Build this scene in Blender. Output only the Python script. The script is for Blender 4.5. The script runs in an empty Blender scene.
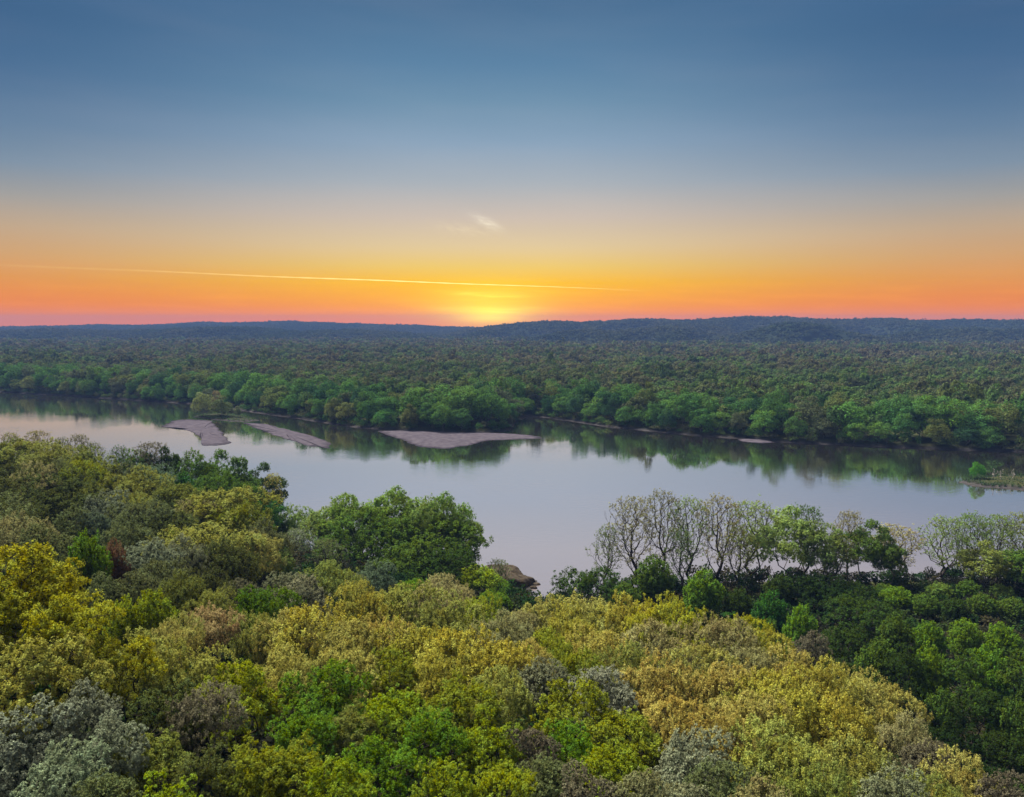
import bpy, math, random
import numpy as np

rng = np.random.default_rng(7)
random.seed(7)
C = bpy.context.scene.collection
sc = bpy.context.scene

# ------------------------------------------------------------------ camera
CAMZ, F, CX, CY, HOR = 65.0, 804.0, 512.0, 398.5, 322.5
PITCH = math.atan((CY - HOR) / F)
cp, sp_ = math.cos(PITCH), math.sin(PITCH)

def at(px, py, Y):
    """world point at horizontal distance Y on the sight line through a pixel"""
    u, v = (px - CX) / F, (CY - py) / F
    dy, dz = cp + v * sp_, -sp_ + v * cp
    t = Y / dy
    return np.array([u * t, Y, CAMZ + dz * t])

def on_water(px, py, z=0.0):
    u, v = (px - CX) / F, (CY - py) / F
    dy, dz = cp + v * sp_, -sp_ + v * cp
    t = (z - CAMZ) / dz
    return np.array([u * t, dy * t, z])

def project(p):
    y, z = p[1], p[2] - CAMZ
    d = y * cp - z * sp_
    return CX + F * p[0] / d, CY - F * (y * sp_ + z * cp) / d

cam = bpy.data.cameras.new('camera')
camo = bpy.data.objects.new('camera', cam); C.objects.link(camo)
camo.location = (0, 0, CAMZ); camo.rotation_euler = (math.pi / 2 - PITCH, 0, 0)
cam.sensor_width = 36; cam.lens = 36 * F / 1024
cam.clip_start = 0.5; cam.clip_end = 90000
sc.camera = camo

EXPO = 2.0
sc.view_settings.view_transform = 'Standard'; sc.view_settings.look = 'None'
sc.view_settings.gamma = 1; sc.view_settings.exposure = EXPO
sc.view_settings.use_curve_mapping = False

# ------------------------------------------------------------------ helpers
def lin(r, g, b):
    f = lambda c: c / 12.92 if c <= 0.04045 else ((c + 0.055) / 1.055) ** 2.4
    return tuple(f(c / 255.0) for c in (r, g, b))

def quad_mesh(name, V, face_attr=None, col=None, smooth=False):
    """V: (nq,4,3) separate quads"""
    V = np.asarray(V, np.float32); n = len(V)
    me = bpy.data.meshes.new(name)
    me.vertices.add(n * 4); me.vertices.foreach_set('co', V.reshape(-1))
    me.loops.add(n * 4); me.loops.foreach_set('vertex_index', np.arange(n * 4, dtype=np.int32))
    me.polygons.add(n); me.polygons.foreach_set('loop_start', np.arange(n, dtype=np.int32) * 4)
    if face_attr is not None:
        for k, a in face_attr.items():
            at_ = me.attributes.new(k, 'FLOAT', 'FACE'); at_.data.foreach_set('value', np.asarray(a, np.float32))
    if col is not None:
        c4 = np.ones((n, 4), np.float32); c4[:, :3] = col
        at_ = me.attributes.new('col', 'FLOAT_COLOR', 'FACE'); at_.data.foreach_set('color', c4.reshape(-1))
    me.update(calc_edges=True)
    return me

def poly_mesh(name, verts, faces, smooth=True):
    me = bpy.data.meshes.new(name)
    me.from_pydata([tuple(map(float, v)) for v in verts], [], [tuple(map(int, f)) for f in faces])
    me.update()
    if smooth:
        me.polygons.foreach_set('use_smooth', np.ones(len(me.polygons), bool))
    return me

def grid_mesh(name, xs, ys, Z):
    nx, ny = len(xs), len(ys)
    X, Y = np.meshgrid(xs, ys)
    V = np.stack([X, Y, Z], -1).reshape(-1, 3).astype(np.float32)
    i = np.arange((ny - 1) * nx).reshape(ny - 1, nx)[:, :-1].reshape(-1)
    Fq = np.stack([i, i + 1, i + nx + 1, i + nx], -1).astype(np.int32)
    me = bpy.data.meshes.new(name)
    me.vertices.add(len(V)); me.vertices.foreach_set('co', V.reshape(-1))
    me.loops.add(Fq.size); me.loops.foreach_set('vertex_index', Fq.reshape(-1))
    me.polygons.add(len(Fq)); me.polygons.foreach_set('loop_start', np.arange(len(Fq), dtype=np.int32) * 4)
    me.update(calc_edges=True)
    me.polygons.foreach_set('use_smooth', np.ones(len(Fq), bool))
    return me

def link(name, me, m=None, parent=None, kind=None):
    o = bpy.data.objects.new(name, me); C.objects.link(o)
    if m is not None and len(me.materials) == 0: me.materials.append(m)
    if parent is not None: o.parent = parent
    if kind: o['kind'] = kind
    return o

def unit(v):
    return v / (np.linalg.norm(v, axis=-1, keepdims=True) + 1e-9)

def vnoise(x, y, seed=0):
    """smooth value noise, arrays"""
    xi, yi = np.floor(x).astype(np.int64), np.floor(y).astype(np.int64)
    fx, fy = x - xi, y - yi
    fx = fx * fx * (3 - 2 * fx); fy = fy * fy * (3 - 2 * fy)
    def h(a, b):
        n = (a * 374761393 + b * 668265263 + seed * 974711) & 0x7fffffff
        n = ((n ^ (n >> 13)) * 1274126177) & 0x7fffffff
        return ((n ^ (n >> 16)) & 0xffff) / 65535.0
    return (h(xi, yi) * (1 - fx) + h(xi + 1, yi) * fx) * (1 - fy) + (h(xi, yi + 1) * (1 - fx) + h(xi + 1, yi + 1) * fx) * fy

def fbm(x, y, seed=0, o=4):
    s, a = 0, 0.5
    for k in range(o):
        s = s + a * (vnoise(x * 2 ** k, y * 2 ** k, seed + k) - 0.5); a *= 0.5
    return s

def sstep(a, b, x):
    t = np.clip((x - a) / (b - a), 0, 1); return t * t * (3 - 2 * t)

# ------------------------------------------------------------------ materials
def mat(name):
    m = bpy.data.materials.new(name); m.use_nodes = True
    nt = m.node_tree; nt.nodes.clear()
    return m, nt, nt.nodes, nt.links

def N(ns, t, **kw):
    n = ns.new(t)
    for k, v in kw.items(): setattr(n, k, v)
    return n

def mth(ns, ls, op, a, b=None, c=None, clamp=False):
    n = ns.new('ShaderNodeMath'); n.operation = op; n.use_clamp = clamp
    for i, v in enumerate((a, b, c)):
        if v is None: continue
        if isinstance(v, (int, float)): n.inputs[i].default_value = v
        else: ls.new(v, n.inputs[i])
    return n.outputs[0]

def leaf_material(name, source, transl=0.38, spread=0.65, hue=0.055):
    m, nt, ns, ls = mat(name)
    if source == 'object':
        oi = N(ns, 'ShaderNodeObjectInfo'); col = oi.outputs['Color']
    else:
        a = N(ns, 'ShaderNodeAttribute', attribute_name='col'); col = a.outputs['Color']
    cv = N(ns, 'ShaderNodeAttribute', attribute_name='cv'); lv = N(ns, 'ShaderNodeAttribute', attribute_name='lv')
    hs = N(ns, 'ShaderNodeHueSaturation')
    ls.new(col, hs.inputs['Color'])
    # clump to clump and leaf to leaf variation of the leaf colour itself
    h = mth(ns, ls, 'MULTIPLY_ADD', cv.outputs['Fac'], hue, 0.5 - hue * 0.35)
    ls.new(mth(ns, ls, 'ADD', h, mth(ns, ls, 'MULTIPLY_ADD', lv.outputs['Fac'], 0.02, -0.01)), hs.inputs['Hue'])
    v = mth(ns, ls, 'MULTIPLY_ADD', lv.outputs['Fac'], spread, 1.0 - spread / 2)
    v2 = mth(ns, ls, 'MULTIPLY_ADD', cv.outputs['Fac'], spread * 0.8, 1.0 - spread * 0.4)
    ls.new(mth(ns, ls, 'MULTIPLY', v, v2), hs.inputs['Value'])
    ls.new(mth(ns, ls, 'MULTIPLY_ADD', cv.outputs['Fac'], -0.2, 1.1), hs.inputs['Saturation'])
    d = N(ns, 'ShaderNodeBsdfDiffuse'); t = N(ns, 'ShaderNodeBsdfTranslucent')
    ls.new(hs.outputs[0], d.inputs['Color']); ls.new(hs.outputs[0], t.inputs['Color'])
    mx = N(ns, 'ShaderNodeMixShader'); mx.inputs[0].default_value = transl
    ls.new(d.outputs[0], mx.inputs[1]); ls.new(t.outputs[0], mx.inputs[2])
    out = N(ns, 'ShaderNodeOutputMaterial'); ls.new(mx.outputs[0], out.inputs['Surface'])
    return m

M_leaf = leaf_material('leaf', 'object')
M_wood = leaf_material('forest_leaf', 'attr', transl=0.3, spread=0.3, hue=0.03)

def bark_material():
    m, nt, ns, ls = mat('bark')
    oi = N(ns, 'ShaderNodeObjectInfo')
    tc = N(ns, 'ShaderNodeTexCoord')
    mp = N(ns, 'ShaderNodeMapping'); mp.inputs['Scale'].default_value = (6, 6, 1.2)
    no = N(ns, 'ShaderNodeTexNoise'); no.inputs['Scale'].default_value = 1.5; no.inputs['Detail'].default_value = 6
    ls.new(tc.outputs['Object'], mp.inputs[0]); ls.new(mp.outputs[0], no.inputs['Vector'])
    hs = N(ns, 'ShaderNodeHueSaturation'); ls.new(oi.outputs['Color'], hs.inputs['Color'])
    ls.new(mth(ns, ls, 'MULTIPLY_ADD', no.outputs['Fac'], 1.4, 0.3), hs.inputs['Value'])
    b = N(ns, 'ShaderNodeBsdfDiffuse'); ls.new(hs.outputs[0], b.inputs[0])
    bp = N(ns, 'ShaderNodeBump'); bp.inputs['Strength'].default_value = 0.6; bp.inputs['Distance'].default_value = 0.05
    ls.new(no.outputs['Fac'], bp.inputs['Height']); ls.new(bp.outputs[0], b.inputs['Normal'])
    out = N(ns, 'ShaderNodeOutputMaterial'); ls.new(b.outputs[0], out.inputs['Surface'])
    return m
M_bark = bark_material()

def ground_material():
    m, nt, ns, ls = mat('ground')
    g = N(ns, 'ShaderNodeNewGeometry'); sx = N(ns, 'ShaderNodeSeparateXYZ'); ls.new(g.outputs['Position'], sx.inputs[0])
    n1 = N(ns, 'ShaderNodeTexNoise'); n1.inputs['Scale'].default_value = 0.35; n1.inputs['Detail'].default_value = 8
    ls.new(g.outputs['Position'], n1.inputs['Vector'])
    r = N(ns, 'ShaderNodeValToRGB'); e = r.color_ramp.elements
    e[0].position = 0.35; e[0].color = (0.022, 0.030, 0.012, 1); e[1].position = 0.65; e[1].color = (0.028, 0.027, 0.014, 1)
    ls.new(n1.outputs['Fac'], r.inputs[0])
    mud = N(ns, 'ShaderNodeValToRGB'); e = mud.color_ramp.elements
    e[0].position = 0.3; e[0].color = (0.014, 0.014, 0.015, 1); e[1].position = 0.7; e[1].color = (0.038, 0.035, 0.036, 1)
    ls.new(n1.outputs['Fac'], mud.inputs[0])
    mr = N(ns, 'ShaderNodeMapRange'); mr.inputs[1].default_value = 0.5; mr.inputs[2].default_value = 1.3
    ls.new(mth(ns, ls, 'ADD', sx.outputs['Z'], mth(ns, ls, 'MULTIPLY_ADD', n1.outputs['Fac'], 1.0, -0.5)), mr.inputs[0])
    mx = N(ns, 'ShaderNodeMix', data_type='RGBA'); ls.new(mr.outputs[0], mx.inputs[0])
    ls.new(mud.outputs[0], mx.inputs[6]); ls.new(r.outputs[0], mx.inputs[7])
    b = N(ns, 'ShaderNodeBsdfDiffuse'); ls.new(mx.outputs[2], b.inputs[0])
    bp = N(ns, 'ShaderNodeBump'); bp.inputs['Strength'].default_value = 0.8; bp.inputs['Distance'].default_value = 0.4
    ls.new(n1.outputs['Fac'], bp.inputs['Height']); ls.new(bp.outputs[0], b.inputs['Normal'])
    out = N(ns, 'ShaderNodeOutputMaterial'); ls.new(b.outputs[0], out.inputs['Surface'])
    return m
M_ground = ground_material()

def two_tone(name, c0, c1, scale, dist, rough=0.9):
    m, nt, ns, ls = mat(name)
    g = N(ns, 'ShaderNodeNewGeometry')
    n1 = N(ns, 'ShaderNodeTexNoise'); n1.inputs['Scale'].default_value = scale; n1.inputs['Detail'].default_value = 9
    ls.new(g.outputs['Position'], n1.inputs['Vector'])
    r = N(ns, 'ShaderNodeValToRGB'); e = r.color_ramp.elements
    e[0].position = 0.32; e[0].color = (*c0, 1); e[1].position = 0.68; e[1].color = (*c1, 1)
    ls.new(n1.outputs['Fac'], r.inputs[0])
    b = N(ns, 'ShaderNodeBsdfDiffuse'); ls.new(r.outputs[0], b.inputs['Color'])
    bp = N(ns, 'ShaderNodeBump'); bp.inputs['Strength'].default_value = 0.7; bp.inputs['Distance'].default_value = dist
    ls.new(n1.outputs['Fac'], bp.inputs['Height']); ls.new(bp.outputs[0], b.inputs['Normal'])
    out = N(ns, 'ShaderNodeOutputMaterial'); ls.new(b.outputs[0], out.inputs['Surface'])
    return m
def wet_margin(m):
    nt = m.node_tree; ns, ls = nt.nodes, nt.links
    b = next(n for n in ns if n.type == 'BSDF_DIFFUSE'); r = next(n for n in ns if n.type == 'VALTORGB')
    g = N(ns, 'ShaderNodeNewGeometry'); sx = N(ns, 'ShaderNodeSeparateXYZ'); ls.new(g.outputs['Position'], sx.inputs[0])
    no = next(n for n in ns if n.type == 'TEX_NOISE')
    mr = N(ns, 'ShaderNodeMapRange'); mr.inputs[1].default_value = 0.02; mr.inputs[2].default_value = 0.24; mr.inputs[3].default_value = 0.45
    ls.new(mth(ns, ls, 'ADD', sx.outputs['Z'], mth(ns, ls, 'MULTIPLY_ADD', no.outputs['Fac'], 0.3, -0.15)), mr.inputs[0])
    hs = N(ns, 'ShaderNodeHueSaturation'); ls.new(r.outputs[0], hs.inputs['Color']); ls.new(mr.outputs[0], hs.inputs['Value']); ls.new(hs.outputs[0], b.inputs['Color'])
M_sand = two_tone('sand', (0.032, 0.028, 0.038), (0.054, 0.048, 0.060), 0.3, 0.15)
wet_margin(M_sand)
M_rock = two_tone('rock', (0.018, 0.015, 0.012), (0.05, 0.041, 0.032), 0.9, 0.3)
M_hill = two_tone('hill_ground', (0.009, 0.013, 0.008), (0.014, 0.018, 0.010), 0.02, 1.0)

def water_material():
    m, nt, ns, ls = mat('water')
    g = N(ns, 'ShaderNodeNewGeometry')
    mp = N(ns, 'ShaderNodeMapping'); mp.inputs['Scale'].default_value = (0.5, 1.1, 1); mp.inputs['Rotation'].default_value = (0, 0, 0.25)
    ls.new(g.outputs['Position'], mp.inputs[0])
    n1 = N(ns, 'ShaderNodeTexNoise'); n1.inputs['Scale'].default_value = 0.55; n1.inputs['Detail'].default_value = 4; n1.inputs['Roughness'].default_value = 0.5
    ls.new(mp.outputs[0], n1.inputs['Vector'])
    n2 = N(ns, 'ShaderNodeTexNoise'); n2.inputs['Scale'].default_value = 0.02; n2.inputs['Detail'].default_value = 3
    ls.new(g.outputs['Position'], n2.inputs['Vector'])
    bp = N(ns, 'ShaderNodeBump'); bp.inputs['Distance'].default_value = 0.045
    # breeze patches
    mr = N(ns, 'ShaderNodeMapRange'); mr.inputs[1].default_value = 0.42; mr.inputs[2].default_value = 0.62; mr.inputs[3].default_value = 0.25; mr.inputs[4].default_value = 1.1
    ls.new(n2.outputs['Fac'], mr.inputs[0]); ls.new(mr.outputs[0], bp.inputs['Strength'])
    ls.new(n1.outputs['Fac'], bp.inputs['Height'])
    gl = N(ns, 'ShaderNodeBsdfGlossy'); gl.inputs['Color'].default_value = (1.0, 0.96, 0.945, 1); gl.inputs['Roughness'].default_value = 0.012
    df = N(ns, 'ShaderNodeBsdfDiffuse'); df.inputs['Color'].default_value = (0.138, 0.118, 0.124, 1)
    ls.new(bp.outputs[0], gl.inputs['Normal'])
    fr = N(ns, 'ShaderNodeFresnel'); fr.inputs['IOR'].default_value = 1.33
    fm = N(ns, 'ShaderNodeMapRange'); fm.inputs[1].default_value = 0.19; fm.inputs[2].default_value = 0.355; fm.inputs[3].default_value = 0.52; fm.inputs[4].default_value = 0.985
    ls.new(fr.outputs[0], fm.inputs[0]); mx = N(ns, 'ShaderNodeMixShader'); ls.new(fm.outputs[0], mx.inputs[0])
    ls.new(df.outputs[0], mx.inputs[1]); ls.new(gl.outputs[0], mx.inputs[2])
    out = N(ns, 'ShaderNodeOutputMaterial'); ls.new(mx.outputs[0], out.inputs['Surface'])
    return m
M_water = water_material()

# ------------------------------------------------------------------ land
NEAR = np.array([(-3000, 700), (-900, 420), (-300, 315), (-150, 280), (-98, 262), (-72, 247), (-63, 233), (-58, 222), (-48, 214),
                 (-25, 212), (-8, 207), (2, 203), (6, 198), (4, 190), (7, 178), (15, 183), (30, 193), (60, 197), (110, 199),
                 (160, 201), (400, 200), (900, 190), (3000, 150)], float)
FAR = np.array([(3000, 400), (900, 372), (400, 390)] + [tuple(on_water(*p)[:2]) for p in
               [(1024, 452), (960, 450), (900, 447.5), (840, 445), (780, 442), (740, 438.5), (700, 436), (650, 431), (600, 426), (570, 421), (545, 417.5), (528, 416),
                (516, 422), (509, 431), (480, 433), (450, 432.5), (420, 432), (390, 430), (360, 428), (330, 424), (300, 419), (260, 413.5), (225, 408), (190, 404), (140, 400.5), (100, 398), (50, 395), (0, 392)]]
               + [(-700, 860), (-1300, 1150), (-3000, 1900)], float)
RIVER = np.concatenate([NEAR, FAR])

def poly_sd(P, x, y):
    """signed distance to polygon P, positive outside"""
    shp = x.shape; x = x.reshape(-1); y = y.reshape(-1)
    d = np.full(x.shape, 1e9); inside = np.zeros(x.shape, bool)
    n = len(P)
    for i in range(n):
        a, b = P[i], P[(i + 1) % n]
        e = b - a; w0, w1 = x - a[0], y - a[1]
        t = np.clip((w0 * e[0] + w1 * e[1]) / (e @ e), 0, 1)
        d = np.minimum(d, np.hypot(w0 - e[0] * t, w1 - e[1] * t))
        c = (a[1] > y) != (b[1] > y)
        with np.errstate(divide='ignore', invalid='ignore'):
            xc = a[0] + (y - a[1]) / (b[1] - a[1] if b[1] != a[1] else 1e-9) * e[0]
        inside ^= c & (x < xc)
    return np.where(inside, -d, d).reshape(shp)

# bluff: control points read as (px, py of the canopy, distance, tree height) -> ground
ctl = [(20, 548, 55, 14), (75, 600, 52, 12), (40, 715, 42, 9), (60, 797, 36, 9), (180, 690, 52, 10), (250, 750, 42, 10),
       (400, 797, 42, 10), (400, 700, 58, 12), (400, 622, 82, 13), (420, 590, 104, 13), (600, 600, 106, 12), (600, 700, 64, 11), (600, 797, 42, 9),
       (750, 640, 88, 12), (820, 670, 75, 11), (850, 720, 62, 11), (900, 740, 60, 11), (970, 775, 55, 10), (780, 750, 52, 10),
       (0, 437, 205, 12), (60, 445, 195, 12), (110, 455, 180, 12), (150, 478, 160, 12), (60, 490, 140, 12), (20, 470, 165, 12), (210, 495, 150, 13),
       (200, 525, 122, 12), (180, 550, 105, 12), (90, 530, 108, 12), (250, 580, 98, 11), (150, 590, 80, 11), (20, 520, 110, 12), (260, 530, 135, 12),
       (330, 570, 122, 11), (370, 565, 137, 10), (310, 611, 80, 13), (500, 620, 92, 12), (540, 605, 110, 12), (475, 600, 106, 12),
       (215, 610, 76, 11), (700, 655, 76, 11), (655, 610, 98, 12)]
cpts = []
for px, py, D, T in ctl:
    p = at(px, py, D); cpts.append((p[0], p[1], p[2] - T))
cpts += [(62, 60, 4), (64, 80, 2.5), (60, 100, 2), (50, 125, 2), (45, 150, 2), (90, 80, 2), (100, 140, 2), (150, 180, 2), (20, 160, 3), (0, 172, 4), (200, 100, 3),
         (300, 150, 2), (-28, 190, 4), (-50, 195, 5), (-70, 220, 5), (-95, 235, 6), (0, -40, 44), (-60, -20, 48), (60, -20, 20), (-200, 50, 40), (-320, 150, 34),
         (-320, 250, 18), (-160, 255, 10), (-220, 240, 16), (110, 0, 5), (0, 12, 35), (35, 30, 24), (-40, 20, 40), (-80, 60, 40), (-140, 110, 32), (400, 0, 3), (-400, -100, 40), (120, -100, 10), (10, 140, 8), (-20, 160, 9), (30, 130, 6)]
cpts = np.array(cpts)
def _U(r2): return 0.5 * r2 * np.log(r2 + 1e-6)
K = _U(((cpts[:, None, :2] - cpts[None, :, :2]) / 50) ** 2 @ np.ones(2)) + np.eye(len(cpts)) * 0.03
Pm = np.c_[np.ones(len(cpts)), cpts[:, :2] / 50]
A = np.block([[K, Pm], [Pm.T, np.zeros((3, 3))]])
W = np.linalg.solve(A, np.r_[cpts[:, 2], 0, 0, 0])

def bluff(x, y):
    xf, yf = x.reshape(-1), y.reshape(-1)
    out = np.full(xf.shape, W[-3]) + W[-2] * xf / 50 + W[-1] * yf / 50
    for k in range(len(cpts)):
        out = out + W[k] * _U(((xf - cpts[k, 0]) / 50) ** 2 + ((yf - cpts[k, 1]) / 50) ** 2)
    return np.clip(out, 1.6, 46).reshape(x.shape)

def ground_z(x, y):
    x = np.asarray(x, float); y = np.asarray(y, float)
    d = poly_sd(RIVER, x, y)
    n = fbm(x / 14, y / 14, 3)
    bed = np.maximum(-3.0, 0.16 * d)
    d = d + fbm(x / 9, y / 9, 5) * 3.0
    land = np.minimum(d * 0.30, 1.7 + 0.5 * n + np.minimum(d, 80) * 0.006)
    near = (y < 300) & (d > 0)
    b = np.where(near, bluff(np.clip(x, -420, 420), np.clip(y, -120, 300)) + n * 1.2, 0)
    land = np.where(near, np.maximum(land, land + (b - 1.6) * sstep(1, 26, d)), land)
    return np.where(d < 0, np.minimum(bed, -0.05), land)

def spaced(a, b, step, out_, growth=1.25):
    core = list(np.arange(a, b + 0.01, step)); s = step; lo, hi = [], []
    x = b
    while x < out_[1]: s *= growth; x = min(x + s, out_[1]); hi.append(x)
    s = step; x = a
    while x > out_[0]: s *= growth; x = max(x - s, out_[0]); lo.append(x)
    return np.array(lo[::-1] + core + hi)
gx = spaced(-520, 400, 3.6, (-4500, 4500)); gy = spaced(-40, 780, 3.6, (-400, 4800))
GX, GY = np.meshgrid(gx, gy)
ground = link('ground', grid_mesh('ground', gx, gy, ground_z(GX, GY)), M_ground, kind='structure')
wx = np.array([-2900., -1200, -400, 0, 400, 1200, 2900]); wy = np.array([120., 300, 600, 1000, 1900])
link('river', grid_mesh('river', wx, wy, np.zeros((len(wy), len(wx)))), M_water, kind='structure')

# ------------------------------------------------------------------ hills
def hill_profile(pts, D):
    pts = np.array(pts, float)
    X = (pts[:, 0] - CX) / F * D; Z = CAMZ + (HOR - pts[:, 1] + 1.3) / F * D
    return X, Z
RIDGES = []
def ridge_line(pts, D, front, back, spur, seed):
    RIDGES.append((hill_profile(pts, D), D, front, back, spur, seed))
ridge_line([(-500, 330), (-300, 328), (-150, 327), (0, 328.5), (60, 328), (100, 326.5), (150, 327), (200, 324), (240, 325), (290, 323), (340, 325), (400, 326.5), (450, 328.5), (480, 329.5), (520, 331), (600, 333), (1500, 336)], 4200, 1500, 400, 260, 1)
ridge_line([(-500, 336), (-200, 334), (0, 333.5), (60, 331), (120, 333), (180, 330.5), (230, 329), (260, 330), (300, 333), (360, 332), (410, 335), (440, 338), (470, 350)], 2800, 900, 300, 170, 2)
ridge_line([(400, 345), (440, 338), (455, 334), (470, 331), (490, 328.8), (520, 325), (545, 323.2), (575, 324), (600, 323.4), (630, 320.8), (655, 321.5), (680, 322.6), (705, 321.5), (735, 319.2), (760, 318.4), (785, 319.4), (810, 321.8), (850, 321.6), (880, 320.6), (920, 322.6), (960, 321.2), (1000, 322.6), (1060, 321), (1300, 324), (1600, 332)], 3100, 1250, 400, 170, 3)
ridge_line([(500, 350), (530, 341), (560, 334), (590, 331.5), (615, 333), (640, 331), (665, 329), (690, 332), (720, 337), (745, 343), (770, 352)], 2350, 520, 250, 110, 4)
ridge_line([(690, 352), (725, 341), (750, 333), (775, 327), (795, 324.2), (812, 326), (835, 332), (862, 338), (890, 342), (930, 352)], 2150, 430, 250, 110, 5)
ridge_line([(850, 350), (880, 340), (910, 334.5), (940, 333), (970, 331), (1000, 332.5), (1030, 330.5), (1080, 332), (1200, 330), (1400, 340)], 2250, 480, 250, 120, 6)
def hill_z(x, y):
    x = np.asarray(x, float); y = np.asarray(y, float)
    out = np.zeros(x.shape)
    for H, y0, fr, bk, sp, sd in RIDGES:
        z = np.interp(x, H[0], H[1], left=0, right=0)
        wob = fbm(x / sp, y * 0 + sd * 7.3, 20 + sd, 3)
        t = np.clip((y0 - y) / fr, 0, 1)
        spur = 0.5 + 0.5 * np.sin((x + 0.35 * (y0 - y)) / sp * 3.1 + wob * 9)              # spurs running down to the plain
        reach = 0.32 + 0.68 * spur
        f = np.where(y < y0, 1 - sstep(0, 1, t / reach), 1 - 0.75 * sstep(y0, y0 + bk, y))
        out = np.maximum(out, np.maximum(z, 0) * f)
    return out - 1.5
hx = np.arange(-4480, 4481, 26.0); hy = np.r_[np.arange(1550, 3300, 20.0), np.arange(3300, 4760, 40.0)]
HX, HY = np.meshgrid(hx, hy)
HZ = hill_z(HX, HY)
link('hills', grid_mesh('hills', hx, hy, HZ), M_hill, kind='structure')

# ------------------------------------------------------------------ tree building
def leaves(cent, nrm, size, flat=0.5, aspect=1.5):
    """kite shaped quads round given centres, roughly facing nrm"""
    n = len(cent)
    nr = unit(nrm + rng.normal(0, flat, (n, 3)))
    t = unit(np.cross(nr, rng.normal(0, 1, (n, 3)))); b = np.cross(nr, t)
    s = (size * rng.uniform(0.65, 1.35, n))[:, None]
    l, w = s * aspect * 0.5, s * 0.5
    cup = nr * s * 0.12
    return np.stack([cent - t * l, cent + b * w - cup + t * l * 0.1, cent + t * l, cent - b * w - cup + t * l * 0.1], 1)

def tubes(P, par, R, sides=5):
    P = np.asarray(P); V, Fc = [], []
    for i in range(len(P)):
        p = par[i]
        if p < 0: continue
        a, b = P[p], P[i]; d = b - a; L = np.linalg.norm(d)
        if L < 1e-4: continue
        d = d / L; h = np.array([1, 0, 0]) if abs(d[0]) < 0.8 else np.array([0, 1, 0])
        u = np.cross(d, h); u /= np.linalg.norm(u); v = np.cross(d, u)
        ra = min(R[p], R[i] * 1.25); rb = R[i]; k0 = len(V)
        a = a - d * ra * 0.25
        ns_ = sides if rb > 0.05 else 4
        for (c, r) in ((a, ra), (b, rb)):
            for k in range(ns_):
                an = 2 * math.pi * k / ns_
                V.append(c + r * (math.cos(an) * u + math.sin(an) * v))
        for k in range(ns_):
            k2 = (k + 1) % ns_
            Fc.append((k0 + k, k0 + k2, k0 + ns_ + k2, k0 + ns_ + k))
    return V, Fc

def skeleton(targets, trunk, tip_r=0.02, bias=0.45, power=2.3, wig=0.12):
    P = [np.array(t, float) for t in trunk]; par = [-1] + list(range(len(trunk) - 1))
    path = [0.0]
    for i in range(1, len(P)): path.append(path[-1] + np.linalg.norm(P[i] - P[i - 1]))
    base = P[-1]
    order = np.argsort(np.linalg.norm(targets - base, axis=1))
    first = max(1, int(len(trunk) * 0.45))
    tipn = []
    for q in targets[order]:
        A_ = np.array(P[first:]); d = np.linalg.norm(A_ - q, axis=1)
        up = np.maximum(0, A_[:, 2] - q[2])                       # limbs rarely run downwards
        cost = d + bias * np.array(path[first:]) + up * 0.8
        k = int(np.argmin(cost)) + first
        a = P[k]; L = np.linalg.norm(q - a)
        mid = (a + q) / 2 + rng.normal(0, wig * L, 3) + np.array([0, 0, -0.06 * L])
        P.append(mid); par.append(k); path.append(path[k] + L / 2)
        P.append(q); par.append(len(P) - 2); path.append(path[k] + L)
        tipn.append(len(P) - 1)
    n = len(P); acc = np.zeros(n); has = np.zeros(n, bool)
    for i in range(n - 1, 0, -1):
        if not has[i]: acc[i] += tip_r ** power
        acc[par[i]] += acc[i]; has[par[i]] = True
    return np.array(P), par, acc ** (1 / power), tipn

def trunk_mesh(name, targets, h, lean=0.05, r_tip=0.02, n=7, **kw):
    tr = [(0, 0, -9.0)] + [(rng.normal(0, lean) * k, rng.normal(0, lean) * k, h * k / (n - 1)) for k in range(n)]
    P, par, R, _ = skeleton(targets, tr, r_tip, **kw)
    V, Fc = tubes(P, par, R)
    return poly_mesh(name, V, Fc), P, R

def lobed(n_lobes, rx, z0, z1, lobe=(0.28, 0.42), low=0.0, top=0.55):
    """lobe centres and radii of a crown between heights z0 and z1, half width rx"""
    zc, rz = (z0 + z1) / 2, (z1 - z0) / 2
    k = np.arange(n_lobes) + 0.5
    ph = k * 2.399963 + rng.normal(0, 0.25, n_lobes)
    u = 1 - (1 - low * 0.5 + 0.55 * (1 - top)) * 1.25 * k / n_lobes           # from top down
    u = np.clip(u, -0.75, 1); s = np.sqrt(1 - u * u)
    r = rng.uniform(*lobe, n_lobes) * rx
    f = rng.uniform(0.58, 0.78, n_lobes)
    c = np.stack([np.cos(ph) * s * (rx) * f, np.sin(ph) * s * rx * f, zc + u * rz * f * rng.uniform(0.85, 1.12, n_lobes)], -1)
    return c, r

def lobe_surface(c, r, per, squash=0.85, keep_in=0.12, under=-0.35):
    P, Nn, L = [], [], []
    for i in range(len(c)):
        d = unit(rng.normal(0, 1, (per * 2, 3))); d = d[d[:, 2] > under][:per]
        rr = r[i] * (1 + rng.normal(0, 0.12, len(d)))[:, None]
        p = c[i] + d * rr * np.array([1, 1, squash])
        dist = np.linalg.norm((p[:, None] - c[None]) / np.array([1, 1, squash]), axis=2) / r[None]
        dist[:, i] = 9
        inside = dist.min(1) < 0.82
        ok = ~inside | (rng.random(len(d)) < keep_in)
        P.append(p[ok]); Nn.append(d[ok]); L.append(np.full(ok.sum(), i))
    return np.concatenate(P), np.concatenate(Nn), np.concatenate(L)

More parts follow.
